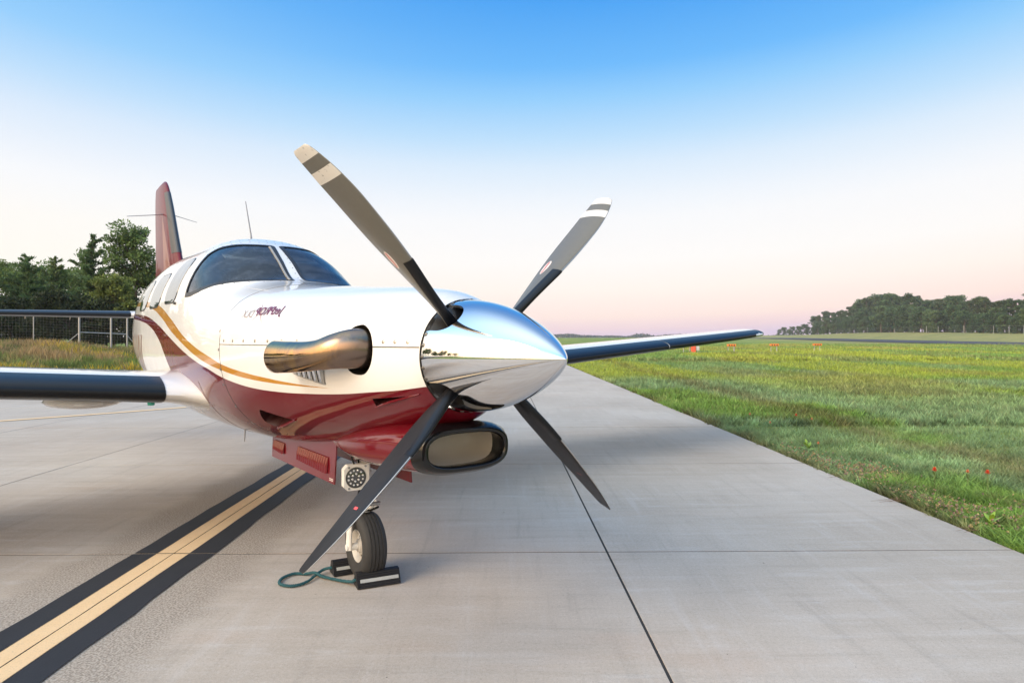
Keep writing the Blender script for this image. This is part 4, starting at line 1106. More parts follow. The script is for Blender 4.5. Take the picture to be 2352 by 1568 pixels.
for sd_ in (1, -1):
    skin_text('lettering', 'JetPROP', 1.155, 1.455, 1.409, 1.468, .30, M_MAROON, .020, sd_)
    skin_text('lettering', 'DLX', 1.470, 1.60, 1.414, 1.455, .30, M_TANV, .0, sd_)
    c0 = np.array((1.399, .388)); mb = MB()
    for q in ((1.500, .545), (1.305, .560), (1.293, .228), (1.470, .220)):
        q = np.array(q); dv = (q - c0) * (1, TS); w = np.array((-dv[1], dv[0])) / np.linalg.norm(dv) * .0026 / (1, TS)
        pts = np.array([c0 + (q - c0) * f_ + sg * w * (1 - f_ ** 2) for f_ in np.linspace(0, 1, 9) for sg in (1, -1)]); t_ = pts[:, 1] if sd_ > 0 else PI - pts[:, 1]
        mb.add(list(FP(pts[:, 0], t_) + FN(pts[:, 0], t_) * .0022), [(2 * i, 2 * i + 1, 2 * i + 3, 2 * i + 2) for i in range(8)])
    mb.build('star_emblem', simple('star_vinyl', (.40, .24, .20), .4), fus, False)
    skin_text('registration_mark', 'N  MIV', 4.32, 5.35, 1.015, 1.325, -.12, M_BROWNV, .012, sd_) if False else None
    # registration strokes
    mb = MB()
    for a0, a1, wd in ((4.33, 4.62, .017), (4.42, 4.72, .012), (4.52, 4.82, .022), (4.66, 4.96, .018), (4.84, 5.10, .018), (5.02, 5.26, .018)):
        pts = []
        for k in range(8):
            f = k / 7; z_ = 1.330 - .318 * f; sc_ = a0 + (a1 - a0) * f * .35
            for e in (-wd, wd): pts.append((sc_ + e, th_at(sc_, z_)))
        pts = np.array(pts); t_ = pts[:, 1] if sd_ > 0 else PI - pts[:, 1]
        mb.add(list(FP(pts[:, 0], t_) + FN(pts[:, 0], t_) * .0015), [(2 * k, 2 * k + 1, 2 * k + 3, 2 * k + 2) for k in range(7)])
    mb.build('registration_mark', M_BROWNV, fus, False)

# ---- exhaust stacks
def bez(P_, n):
    P_ = np.array(P_, float); out = []
    for i in range(len(P_) - 1):
        p0, p1, p2, p3 = P_[max(0, i - 1)], P_[i], P_[i + 1], P_[min(len(P_) - 1, i + 2)]
        for t in np.arange(n) / n: out.append(.5 * (2 * p1 + (p2 - p0) * t + (2 * p0 - 5 * p1 + 4 * p2 - p3) * t * t + (3 * p1 - p0 - 3 * p2 + p3) * t ** 3))
    out.append(P_[-1]); return np.array(out)
for sd_ in (1, -1):
    ctrl = [(-.20, .440, 1.258, .086, .068), (-.300, .444, 1.258, .0885, .069), (-.362, .462, 1.255, .0870, .068), (-.418, .503, 1.245, .0780, .064), (-.458, .565, 1.230, .0690, .060), (-.488, .655, 1.221, .0685, .060), (-.513, .78, 1.216, .0735, .064), (-.535, .925, 1.213, .0785, .066)]
    B = bez(ctrl, 5); pts = [Vector((p[0] * sd_, p[1], p[2])) for p in B]; rad = [(float(p[3]), float(p[4])) for p in B]
    o = MB().tube(pts, rad, 32, cap=False).build('exhaust_stack', M_EXH, plane)
    inner = MB().tube(pts[::-1][:14], [(a - .004, b - .004) for a, b in rad[::-1][:14]], 28, cap=False); inner.add([v for v in inner.V[-28:]], [tuple(range(28))]); inner.build('stack_bore', M_BLACK, o)
    # rolled rim and weld line
    e = pts[-1]; dirn = (pts[-1] - pts[-2]).normalized(); MB().tube([pts[-1] - dirn * .003, pts[-1] + dirn * .003], [(.0795, .0655)] * 2, 32, cap=False).build('stack_rim', M_EXH, o)

# ---- louvred grille under the stack
M_GRILLE = simple('grille_metal', (.50, .49, .47), .4, .7, var=.2); 
for sd_ in (1, -1):
    corners = [(.965, -.245), (.945, -.13), (.690, -.13), (.712, -.385)]
    gp = round_poly(corners, .012); gp = gp if sd_ > 0 else mirror(gp)
    g_ = skin_patch('vent_grille', gp, M_GRILLE, plane, .006, .02)
    for k in range(5):
        s_ = .735 + .042 * k; lo_ = -.352 + .105 * (s_ - .735) / .21 * 1.05; pl = [(s_, -.145), (s_ + .021, -.145), (s_ + .021, lo_ + .01), (s_ + .004, lo_)]
        pl = np.array(pl) if sd_ > 0 else mirror(pl)
        skin_patch('slot', pl, M_BLACK, g_, .0072, .02)
        pl = [(s_ - .006, -.145), (s_ + .003, -.145), (s_ + .006, lo_), (s_ - .004, lo_)]; pl = np.array(pl) if sd_ > 0 else mirror(pl)
        skin_patch('slat', pl, M_CHROME, g_, .012, .02)

# ---- chin intake
SC = np.array([(.088, .833, .212, .092), (.105, .833, .222, .101), (.13, .833, .229, .106), (.20, .830, .238, .110), (.35, .822, .247, .113), (.6, .800, .255, .108), (.85, .778, .235, .093), (1.1, .760, .185, .070), (1.3, .752, .125, .045), (1.45, .755, .06, .025)])
fsc = [pchip(SC[:, 0], SC[:, i]) for i in (1, 2, 3)]
def stadium(a, b, n, k=64, yq=0):
    t = np.linspace(0, 2 * PI, k, endpoint=False); c, s_ = np.cos(t), np.sin(t); r = (np.abs(c / a) ** n + np.abs(s_ / b) ** n) ** (-1 / n)
    return np.stack([r * c, r * s_], 1)
secs = []
for s_ in np.concatenate([np.linspace(.088, .2, 9), np.linspace(.23, 1.45, 36)]):
    q = stadium(float(fsc[1](s_)), float(fsc[2](s_)), 3.0 - 1.0 * smooth01(.4, 1.2, s_)); secs.append(np.stack([q[:, 0], np.full(64, s_), float(fsc[0](s_)) + q[:, 1]], 1))
V, Fc = grid_mesh(secs); scoop = mesh_obj('intake_scoop', V, Fc, M_RED, plane)
ring = []
for i in range(13):    # rubber lip: section of a torus round the mouth, running back over the edge
    a = PI * 1.9 * i / 12 - .3; ring.append((.100 - .020 * math.sin(a), -.012 - .020 * math.cos(a)))
prof = [(.155, .0035), (.12, .003), (.095, -.002), (.082, -.010), (.078, -.018), (.082, -.027), (.095, -.032), (.14, -.034), (.22, -.034)]
secs = []
for s_, off in prof:
    q = stadium(float(fsc[1](max(s_, .1))) + off, float(fsc[2](max(s_, .1))) + off, 3.0); secs.append(np.stack([q[:, 0], np.full(64, s_), .833 + q[:, 1]], 1))
V, Fc = grid_mesh(secs); mesh_obj('intake_lip', V, Fc, simple('intake_lip_black', (.006, .006, .007), .16, spec=.5), scoop)
M_DUCT = simple('intake_plug', (.60, .55, .48), .38, var=.12, vscale=6)
secs = []
for s_, off in ((.16, -.036), (.22, -.038), (.29, -.045), (.335, -.06), (.345, -.085)):
    q = stadium(.24 + off, .110 + off, 3.0); secs.append(np.stack([q[:, 0], np.full(64, s_), .833 + q[:, 1]], 1))
V, Fc = grid_mesh(secs); Fc.append(tuple((len(secs) - 1) * 64 + j for j in range(64))); mesh_obj('intake_duct', V, Fc, M_DUCT, scoop)

# ---- spinner
SB, STIP, RB = .072, -.545, .235
def sp_r(s_): u = np.clip((np.asarray(s_, float) - STIP) / (SB - STIP), 0, 1); return RB * (1 - (1 - u) ** 1.75) ** .80
def SPt(s_, ph): r = sp_r(s_); return np.stack([r * np.cos(ph), s_, HUB + r * np.sin(ph)], -1)
def SPn(s_, ph):
    e = 1e-3; dr = (sp_r(np.minimum(s_ + e, SB)) - sp_r(np.maximum(s_ - e, STIP))) / (np.minimum(s_ + e, SB) - np.maximum(s_ - e, STIP)); n = np.stack([np.cos(ph), -dr, np.sin(ph)], -1); return n / np.linalg.norm(n, axis=-1)[..., None]
BL_ANG = [R(135), R(45), R(225), R(315)]
BL_ANG = [a + R(0.0) for a in BL_ANG]
cut = []
for a in (R(45), R(135), R(225), R(315)):
    q = [(.11, -.075), (.04, -.076), (-.02, -.074), (-.065, -.054), (-.090, -.018), (-.090, .022), (-.064, .056), (-.018, .074), (.04, .076), (.11, .075)]
    poly = np.array([(s_, w / RB * .235 + a * .235) for s_, w in q]); cut.append(poly)
su = STIP + (SB - STIP) * np.linspace(0, 1, 60) ** 1.5
su[0] = STIP + 1e-5
pu = np.linspace(0, 2 * PI, 181)
gs, gp_ = np.meshgrid(su[1:-1], pu[1:-1] * .235, indexing='ij')
W = 2 * PI * .235
ol = [(a, 0) for a in su[:-1]] + [(su[-1], p * .235) for p in pu[:-1]] + [(a, W) for a in su[:0:-1]] + [(su[0], p * .235) for p in pu[:0:-1]]
cutd = []
for c_ in cut:
    c2 = smooth_poly(c_, 6); c2 = c2[(c2[:, 0] < .2)]; c2[:, 0] = np.minimum(c2[:, 0], SB - 1e-6); cutd.append(np.array([c2[0]] + [b for a, b in zip(c2[:-1], c2[1:]) if np.linalg.norm(a - b) > 1e-4]))
V2, T = cdt(np.array(ol), cutd, np.stack([gs.ravel(), gp_.ravel()], 1), .003)
spn = mesh_obj('spinner', SPt(V2[:, 0], V2[:, 1] / .235), T, M_CHROME, plane, True, None, SPn(V2[:, 0], V2[:, 1] / .235))
for c_ in cutd:      # turned-in edge of each cutout
    s_, ph = c_[:, 0], c_[:, 1] / .235; a = SPt(s_, ph); n_ = SPn(s_, ph); k = len(c_)
    mesh_obj('cutout_edge', list(a) + list(a - n_ * .012), [(i, i + 1, k + i + 1, k + i) for i in range(k - 1)], M_CHROME, spn, False)
MB().lathe([(.0, .005), (.15, .005), (.205, .03), (.228, .055), (.228, .083)], 64, Matrix.Translation((0, 0, HUB)) @ Matrix(((1, 0, 0, 0), (0, 0, 1, 0), (0, 1, 0, 0), (0, 0, 0, 1)))).build('backplate', simple('backplate_black', (.012, .012, .014), .35), spn)
MB().lathe([(.0, -.14), (.07, -.12), (.085, -.06), (.085, .03)], 32, Matrix.Translation((0, 0, HUB)) @ Matrix(((1, 0, 0, 0), (0, 0, 1, 0), (0, 1, 0, 0), (0, 0, 0, 1)))).build('hub', M_BLACK, spn)
mb = MB(); mb.lathe([(.0003, .005), (.0045, .0045), (.0085, .0018), (.009, -.002)], 10); scr = mb.build('screw', simple('screw_dark', (.16, .155, .15), .35, .8), spn)
k = 0
for a in np.arange(0, 360, 11.25):
    if min(abs((a - b + 180) % 360 - 180) for b in (45, 135, 225, 315)) < 21: continue
    if True:
        o = scr if k == 0 else scr.copy()
        if k: C.objects.link(o); o.parent = spn
        ph = R(a); o.location = Vector(SPt(np.array(SB - .014), np.array(ph))); o.rotation_euler = Vector(SPn(np.array(SB - .014), np.array(ph))).to_track_quat('Z', 'Y').to_euler()
    k += 1

# ---- propeller blades, feathered
RP = 1.048
f_ch = pchip([.12, .2, .3, .4, .5, .62, .75, .86, .93, .97, .992, 1.0], [.064, .074, .112, .146, .168, .178, .172, .154, .130, .112, .094, .074])
f_be = pchip([.12, .2, .35, .5, .75, 1.0], [97, 96, 93, 88, 82, 77])
f_tk = pchip([.12, .18, .25, .35, .5, .75, 1.0], [.95, .72, .42, .25, .15, .09, .06])
f_sw = pchip([.12, .3, .5, .75, .9, 1.0], [0.0, .004, .014, .013, .0, -.018])     # offset of the mid chord towards the leading edge
def foil(k=15):
    """closed outline, camber side first: (chord position from leading edge, height)"""
    x = .5 * (1 - np.cos(np.linspace(0, PI, k))); yt = 5 * (.2969 * np.sqrt(x) - .126 * x - .3516 * x ** 2 + .2843 * x ** 3 - .1036 * x ** 4)
    return x, yt
fx_, fyt = foil(); NF = len(fx_)
def blade_sec(r, infl=0.0):
    c = float(f_ch(r)); tk = float(f_tk(r)); be = R(float(f_be(r))); sw = float(f_sw(r))
    camb = .035 * np.sin(PI * fx_) * smooth01(.2, .45, r)
    upy = (fyt * tk + camb) * c + infl; loy = (-fyt * tk * .75 + camb * .6) * c - infl
    X = (.5 - fx_) * (c + 2 * infl) + sw                       # towards the leading edge
    px = np.concatenate([X, X[-2:0:-1]]); py = np.concatenate([upy, loy[-2:0:-1]])
    # leading edge direction: forward (-s) and towards rotation t ; camber normal: forward*cos - t*sin
    fwd = px * math.sin(be) + py * math.cos(be); tan_ = px * math.cos(be) - py * math.sin(be)
    return fwd, tan_
def blade_point(r, fwd, tan_, ang):
    rr = r * RP
    rad = np.array((math.cos(ang), math.sin(ang))); tv = np.array((math.sin(ang), -math.cos(ang)))   # clockwise seen from the front... far side is +x
    return np.stack([rad[0] * rr + tv[0] * tan_, -fwd, HUB + rad[1] * rr + tv[1] * tan_], -1)
def blade_paint():
    n = NT('blade_grey'); f = n.noise(n.obj(), 60, 4, .7); n.set(base=n.mix(f, (.118, .115, .102), (.150, .146, .130)), rough=.42, spec=.5); return n.m
M_BG = blade_paint(); M_BB = simple('blade_black', (.012, .012, .015), .42, var=.35, vscale=35, spec=.25)
def white_worn():
    n = NT('tip_white'); f = n.noise(n.obj(), 70, 3, .7); n.set(base=n.mix(n.sstep(f, .60, .68), (.66, .64, .61), (.30, .29, .27)), rough=.5); return n.m
M_TW = white_worn()
M_EDGE = simple('bare_edge', (.36, .35, .34), .35, .8)
radii = np.unique(np.concatenate([np.linspace(.12, .8, 30), [.86, .907, .953], np.linspace(.82, .96, 8), [.97, .98, .987, .993, .998, 1.0]]))
M_DECW = simple('decal_white', (.75, .66, .62), .5); M_DECR = simple('decal_red', (.60, .05, .06), .5)
for ang in BL_ANG:
    secs = [blade_point(r, *blade_sec(r), ang) for r in radii]
    V, Fc = grid_mesh(secs, True, True); mi = []
    npt = 2 * NF - 2
    for i in range(len(radii) - 1):
        rm = (radii[i] + radii[i + 1]) / 2
        for j in range(npt):
            if j < NF - 1: mi.append(1 if (rm > .953 or .86 < rm < .907) else 0)
            else: mi.append(2)
            if rm > .5 and j in (0, npt - 1): mi[-1] = 3
    mi += [2, 1]
    b = mesh_obj('propeller_blade', V, Fc, [M_BG, M_TW, M_BB, M_EDGE], plane, True, mi)
    b.data.set_sharp_from_angle(angle=R(50))
    # de-icing boot wrapped round the leading edge
    k = 5; secs = []
    for r in np.linspace(.17, .492, 22):
        kk = k
        fwd, tn = blade_sec(r, .0016); idx = list(range(k, -1, -1)) + list(range(npt - 1, npt - k - 1, -1)); P3 = blade_point(r, fwd, tn, ang); secs.append(P3[idx])
    V, Fc = grid_mesh(secs, False); mesh_obj('deice_boot', V, Fc, M_RUB, b)
    # oval maker's decal on the camber side
    def camb_pt(r, xc, off):
        fwd, tn = blade_sec(r, off); P3 = blade_point(r, fwd, tn, ang); q = np.interp(xc, fx_, np.arange(NF)); i0 = int(q); f = q - i0; return P3[i0] * (1 - f) + P3[min(i0 + 1, NF - 1)] * f
    oval = [camb_pt(.512 + .042 * math.cos(t) , .68 + .13 * math.sin(t) , .0006) for t in np.linspace(0, 2 * PI, 24, endpoint=False)]
    mesh_obj('maker_decal', oval, [tuple(range(24))], M_DECW, b, False)
    bar = [camb_pt(.512 + a, .68 + w, .0012) for a, w in ((-.034, -.02), (-.01, -.035), (.01, -.02), (.034, -.025), (.034, .03), (.01, .04), (-.01, .02), (-.034, .035))]
    mesh_obj('decal_lettering', bar, [tuple(range(8))], M_DECR, b, False)
    # red balance mark on the back
    def back_pt(r, xc, off):
        fwd, tn = blade_sec(r, off); P3 = blade_point(r, fwd, tn, ang); low = np.concatenate([P3[:1], P3[:NF - 2:-1]]); q = np.interp(xc, fx_, np.arange(NF)); i0 = int(q); f = q - i0; return low[i0] * (1 - f) + low[min(i0 + 1, NF - 1)] * f
    if ang in (R(225), R(315)):
        mk = [back_pt(r, x_, .0012) for r, x_ in ((.730, .36), (.730, .58), (.741, .58), (.741, .36))]
        mesh_obj('index_mark', mk, [(0, 1, 2, 3)], simple('mark_red', (.75, .09, .10), .5) if ang == R(225) else simple('mark_dull_red', (.20, .05, .05), .5), b, False)

# ---- wings
ax = .5 * (1 - np.cos(np.linspace(0, PI, 23))); ayt = 5 * (.2969 * np.sqrt(ax) - .126 * ax - .3516 * ax ** 2 + .2843 * ax ** 3 - .1036 * ax ** 4); acm = .009 * np.sin(PI * ax ** .8)
def foil_sec(l, sle, zle, ch, tk, infl=0.0, sub=None, twist=0.0):
    upz = (ayt * tk + acm) * ch; loz = (-ayt * tk * .8 + acm) * ch
    x = ax * ch; 
    X = np.concatenate([x, x[-2:0:-1]]); Z = np.concatenate([upz, loz[-2:0:-1]])
    if infl:
        c = np.stack([X, Z], 1); t_ = np.roll(c, -1, 0) - np.roll(c, 1, 0); n_ = np.stack([-t_[:, 1], t_[:, 0]], 1); n_ /= np.linalg.norm(n_, axis=1)[:, None]; n_ *= 1; c = c + n_ * infl; X, Z = c[:, 0], c[:, 1]
    if twist: X, Z = X * math.cos(twist) + Z * math.sin(twist), Z * math.cos(twist) - X * math.sin(twist)
    P3 = np.stack([np.full(len(X), l), sle + X, zle + Z], 1); return P3 if sub is None else P3[sub]
NA = len(ax); NP = 2 * NA - 2
WST = np.array([(.48, 2.33, .910, 2.14, .150), (.56, 2.385, .920, 2.06, .138), (.64, 2.42, .930, 2.0, .124), (.74, 2.44, .938, 1.95, .116), (2.2, 2.53, 1.043, 1.72, .116), (4.4, 2.665, 1.203, 1.38, .116), (6.2, 2.775, 1.335, 1.12, .115), (6.38, 2.80, 1.350, 1.06, .115), (6.46, 2.84, 1.360, .98, .11), (6.52, 2.92, 1.370, .84, .09), (6.55, 3.03, 1.378, .66, .06)])
fw = [pchip(WST[:, 0], WST[:, i]) for i in range(1, 5)]
def wing_sec(l, sd_, **k): P3 = foil_sec(l, *[float(f(l)) for f in fw], **k); P3 = P3.copy(); P3[:, 0] *= sd_; return P3
def wing_mat():
    n = NT('wing_paint'); o = n.sep(n.obj()); tip = n.sstep(n.math('ABSOLUTE', o[0]), 6.42, 6.424); tip2 = n.sstep(n.math('ABSOLUTE', o[0]), 6.50, 6.504)
    c = n.mix(tip, WHITE, (.62, .66, .52)); c = n.mix(tip2, c, (.14, .006, .02)); n.set(base=c); gloss(n); return n.m
M_WING = wing_mat()
ls = np.concatenate([np.linspace(.48, .9, 9)[:-1], np.linspace(.9, 6.2, 12)[:-1], np.linspace(6.2, 6.55, 9)])
for sd_ in (-1, 1):
    V, Fc = grid_mesh([wing_sec(l, sd_) for l in ls], True, True)
    w = mesh_obj('wing', V, Fc, M_WING, plane); w.data.set_sharp_from_angle(angle=R(45))
    if sd_ > 0: pass
    def boot(l0, l1, kt, kb):
        idx = list(range(kt, -1, -1)) + list(range(NP - 1, NP - kb - 1, -1)); secs = [wing_sec(l, sd_, infl=.0035, sub=idx) for l in np.linspace(l0, l1, 8)]
        V, Fc = grid_mesh(secs, False); return mesh_obj('deice_boot', V, Fc, M_RUB, w)
    for l0, l1 in ((.76, 2.25), (2.262, 4.35), (4.362, 6.40)): boot(l0, l1, 5, 5)
    mb = MB(); tipp = wing_sec(6.55, sd_).mean(0); mb.tube([tipp + np.array((0, .1, 0)), tipp + np.array((sd_ * .05, .12, 0)), tipp + np.array((sd_ * .15, .18, .0))], [.012, .010, .004], 8); mb.build('tip_light', simple('tip_lens', (.5, .5, .48), .2), w)
    # flap / aileron hinge gap and tank sump blister
    mb = MB(); mb.lathe([(.001, -1), (.35, -.94), (.72, -.68), (.95, -.3), (1, 0), (.95, .3), (.72, .68), (.35, .94), (.001, 1)], 20, Matrix.Translation((sd_ * 1.15, 3.20, .868)) @ Matrix.Diagonal((.24, .38, .05, 1)) @ Matrix.Rotation(R(90), 4, 'X')); mb.build('sump_fairing', M_WHITE, w)
    MB().lathe([(.0, -.007), (.02, -.005), (.022, .0), (.022, .02)], 12, Matrix.Translation((sd_ * .80, 2.75, .856))).build('drain_cap', simple('green_cap', (.08, .55, .42), .5), w)

# ---- tail
HST = np.array([(.10, 7.15, 1.585, 1.02, .105), (.35, 7.22, 1.585, .98, .105), (2.1, 7.42, 1.585, .62, .10), (2.17, 7.48, 1.585, .50, .08), (2.2, 7.56, 1.585, .36, .05)])
fh = [pchip(HST[:, 0], HST[:, i]) for i in range(1, 5)]
def st_sec(l, sd_, **k): P3 = foil_sec(l, *[float(f(l)) for f in fh], **k).copy(); P3[:, 0] *= sd_; return P3
def stab_mat():
    n = NT('stabiliser_paint'); o = n.sep(n.obj()); l = n.math('ABSOLUTE', o[0]); red = n.math('MULTIPLY', n.sstep(o[1], 7.72, 7.724), n.sstep(l, 1.02, 1.016)); n.set(base=n.mix(red, (.74, .72, .70), (.14, .012, .02))); gloss(n); return n.m
M_STAB = stab_mat()
for sd_ in (-1, 1):
    V, Fc = grid_mesh([st_sec(l, sd_) for l in np.concatenate([np.linspace(.1, 2.05, 9), [2.1, 2.14, 2.17, 2.19, 2.2]])], True, True)
    h_ = mesh_obj('horizontal_stabiliser', V, Fc, M_STAB, plane); h_.data.set_sharp_from_angle(angle=R(45))
    idx = list(range(6, -1, -1)) + list(range(NP - 1, NP - 7, -1)); V, Fc = grid_mesh([st_sec(l, sd_, infl=.003, sub=idx) for l in np.linspace(.36, 2.08, 8)], False); mesh_obj('deice_boot', V, Fc, M_RUB, h_)
    for l in (.95, 1.42): MB().tube([(sd_ * l, 8.12 - .2 * l, 1.575), (sd_ * l, 8.26 - .2 * l, 1.54)], .006, 6).build('static_wick', simple('wick_tan', (.45, .40, .33), .6), h_)
def fin_sec(z, sle, ch, tk, infl=0.0, sub=None):
    P3 = foil_sec(0, 0, 0, ch, tk, infl=infl); y = P3[:, 1]; q = P3[:, 2] - 0; x = q - np.interp(np.clip(y / ch, 0, 1), ax, acm) * ch
    P3 = np.stack([x, sle + y, np.full(len(y), z)], 1); return P3 if sub is None else P3[sub]
FST = np.array([(1.75, 5.55, 2.35, .06), (1.95, 5.85, 1.98, .07), (2.19, 6.10, 1.68, .085), (3.12, 6.86, .95, .095), (3.20, 6.945, .85, .09), (3.25, 7.02, .76, .075), (3.268, 7.07, .69, .05), (3.272, 7.10, .64, .03)])
ffn = [pchip(FST[:, 0], FST[:, i]) for i in range(1, 4)]
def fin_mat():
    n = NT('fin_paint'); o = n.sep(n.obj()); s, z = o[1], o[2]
    # pale patch rising over the lower half, a reflection put into the colour
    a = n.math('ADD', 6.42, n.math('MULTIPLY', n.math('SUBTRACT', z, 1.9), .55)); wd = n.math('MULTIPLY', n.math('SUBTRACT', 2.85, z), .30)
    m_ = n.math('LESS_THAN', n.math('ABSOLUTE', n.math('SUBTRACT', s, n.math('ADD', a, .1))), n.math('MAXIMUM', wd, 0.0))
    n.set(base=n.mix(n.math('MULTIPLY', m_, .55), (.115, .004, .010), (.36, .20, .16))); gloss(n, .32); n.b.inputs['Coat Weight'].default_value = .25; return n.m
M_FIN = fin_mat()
zf = np.concatenate([np.linspace(1.75, 3.12, 14), np.linspace(3.15, 3.272, 8)])
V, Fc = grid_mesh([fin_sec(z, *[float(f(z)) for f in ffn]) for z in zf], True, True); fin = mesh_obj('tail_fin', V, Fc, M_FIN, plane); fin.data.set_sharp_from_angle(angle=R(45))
idx = list(range(5, -1, -1)) + list(range(NP - 1, NP - 6, -1)); V, Fc = grid_mesh([fin_sec(z, *[float(f(z)) for f in ffn], infl=.003, sub=idx) for z in np.linspace(2.29, 3.10, 8)], False); mesh_obj('deice_boot', V, Fc, simple('fin_boot', (.03, .031, .035), .35), fin)
M_ROD = simple('antenna_rod', (.40, .39, .38), .4, .6)
MB().tube([(-.03, 6.99, 2.84), (-.10, 6.96, 2.82), (-.50, 6.43, 2.683)], [.009, .005, .0035], 6).build('navigation_antenna', M_ROD, fin)
MB().tube([(.03, 6.99, 2.84), (.10, 7.02, 2.84), (.50, 7.74, 2.895)], [.009, .005, .0035], 6).build('navigation_antenna', M_ROD, fin)
MB().tube([(0, 3.282, 2.07), (0, 3.30, 2.13), (0, 3.458, 2.428)], [.011, .006, .0035], 8).build('whip_antenna', simple('whip_grey', (.22, .22, .24), .5), plane)
MB().tube([(-.28, 2.42, .69), (-.28, 2.44, .60)], [.005, .003], 6).build('belly_drain', M_ROD, plane)

# ---- nose gear
M_GW = simple('gear_white', (.74, .72, .68), .35, var=.12, vscale=18); M_TYRE = simple('tyre_rubber', (.030, .029, .029), .72, var=.35, vscale=25, bump=.15); M_RIM = simple('rim_white', (.48, .45, .41), .4, var=.2, vscale=25)
STEER = R(-4); WC = Vector((0, 1.108, .1775)); WR = .178
gear = Matrix.Translation((0, 1.108, 0)) @ Matrix.Rotation(STEER, 4, 'Z')
AX = Matrix.Rotation(R(90), 4, 'Y')
def gobj(mb, name, mats, parent=plane, **k):
    mb.V = [gear @ Vector(v) for v in mb.V]; return mb.build(name, mats, parent, **k)
tp = [(.088, -.050), (.105, -.058), (.128, -.0635), (.150, -.0640), (.164, -.0570), (.172, -.046), (.1755, -.034)]
for gx0 in (-.030, -.010, .010, .030):
    tp += [(.1775 - abs(gx0) * .06, gx0 - .0035), (.1725, gx0 - .0022), (.1725, gx0 + .0022), (.1775 - abs(gx0) * .06, gx0 + .0035)]
tp += [(.1755, .034), (.172, .046), (.164, .0570), (.150, .0640), (.128, .0635), (.105, .058), (.088, .050)]
wheel = gobj(MB().lathe(tp, 64, Matrix.Translation((0, 0, .1775)) @ AX), 'nose_wheel', M_TYRE, plane, sharp=40); wheel['label'] = 'grooved black rubber tyre of the nose wheel'
rp = [(.020, -.048), (.034, -.046), (.040, -.030), (.062, -.026), (.072, -.040), (.086, -.052), (.090, -.046), (.088, .046), (.086, .052), (.072, .040), (.062, .026), (.040, .030), (.034, .046), (.020, .048)]
gobj(MB().lathe(rp, 40, Matrix.Translation((0, 0, .1775)) @ AX), 'rim', M_RIM, wheel)
for k_ in range(6):
    a = k_ * PI / 3 + .3; gobj(MB().lathe([(.0, .002), (.008, .0015), (.009, -.004)], 10, Matrix.Translation((-.027, .052 * math.cos(a), .1775 + .052 * math.sin(a))) @ Matrix.Rotation(R(-90), 4, 'Y')), 'rim_hole', M_BLACK, wheel)
gobj(MB().lathe([(.0, -.112), (.017, -.110), (.019, -.100), (.019, .100), (.017, .110), (.0, .112)], 16, Matrix.Translation((0, 0, .1775)) @ AX), 'axle', M_GW, plane)
for sx_ in (-1,):
    gobj(MB().tube([(sx_ * .030, .01, .405), (sx_ * .072, .005, .385), (sx_ * .090, .0, .33), (sx_ * .092, .0, .25), (sx_ * .094, .0, .20), (sx_ * .094, .0, .165)], [(.022, .026), (.020, .026), (.017, .024), (.014, .020), (.015, .021), (.014, .024)], 12), 'fork_arm', M_GW)
gobj(MB().tube([(0, .012, .36), (0, .012, .44)], [.040, .034], 20), 'fork_crown', M_GW)
gobj(MB().tube([(0, .02, .43), (0, .03, .56)], .020, 20), 'strut_piston', M_CHROME)
gobj(MB().tube([(0, .03, .53), (0, .045, .80)], .034, 24), 'strut_cylinder', M_GW)
gobj(MB().tube([(0, .03, .545), (0, .03, .575)], .042, 24), 'strut_collar', M_GW)
# torque link in front
for p, q in (((0, -.02, .375), (0, -.118, .418)), ((0, -.02, .53), (0, -.118, .432))):
    for sx_ in (-1, 1): gobj(MB().tube([(sx_ * .026, p[1], p[2]), (sx_ * .010, q[1], q[2])], [(.016, .010), (.010, .008)], 8), 'torque_link', M_GW)
gobj(MB().tube([(-.024, -.120, .425), (.034, -.120, .425)], .011, 10), 'link_bolt', M_STEEL)
gobj(MB().tube([(-.02, -.03, .372), (0, -.07, .378), (.03, -.11, .402)], .006, 6), 'brake_line', M_BLACK)
gobj(MB().tube([(-.036, .03, .70), (-.042, -.01, .60), (-.038, -.02, .50), (-.05, .0, .43), (-.086, .018, .36), (-.098, .02, .26)], .0055, 8), 'hydraulic_hose', M_BLACK)
# landing light box
lt = Matrix.Translation((-.100, 1.035, .575)) @ Matrix.Rotation(R(-6), 4, 'Z')
octa = [(-.066, -.045), (-.045, -.066), (.066, -.066), (.066, .066), (-.045, .066), (-.066, .045)]
RX = Matrix.Rotation(R(90), 4, 'X')
light = MB().prism(octa, -.0, .045, lt @ Matrix.Rotation(R(90), 4, 'X')).build('landing_light', M_GW, plane, sharp=30)
def lobj(mb, name, m): return mb.build(name, m, light)
F0 = lt @ Matrix.Rotation(R(90), 4, 'X') @ Matrix.Translation((-.004, 0, .045))
lobj(MB().lathe([(.0, .002), (.050, .002), (.0525, .001), (.0525, -.003)], 32, F0), 'lens', simple('light_lens', (.055, .057, .058), .12, coat=.8))
lobj(MB().lathe([(.0505, .003), (.0545, .003), (.0545, -.002)], 32, F0), 'bezel', simple('bezel_dark', (.05, .05, .05), .4))
mb = MB()
for rr_, nn_ in ((.019, 6), (.039, 12)):
    for i in range(nn_):
        a = 2 * PI * i / nn_ + rr_ * 20; mb.lathe([(.0, .006), (.0045, .005), (.0062, .002)], 8, F0 @ Matrix.Translation((rr_ * math.cos(a), rr_ * math.sin(a), 0)))
lobj(mb, 'reflector', simple('led_reflector', (.75, .76, .78), .18, .6))
for x_, y_ in ((-.040, .054), (.048, .056), (-.040, -.054), (.050, -.054)):
    lobj(MB().lathe([(.0, .003), (.006, .002), (.0065, -.001)], 8, lt @ RX @ Matrix.Translation((x_, y_, .045))), 'screw', M_STEEL)
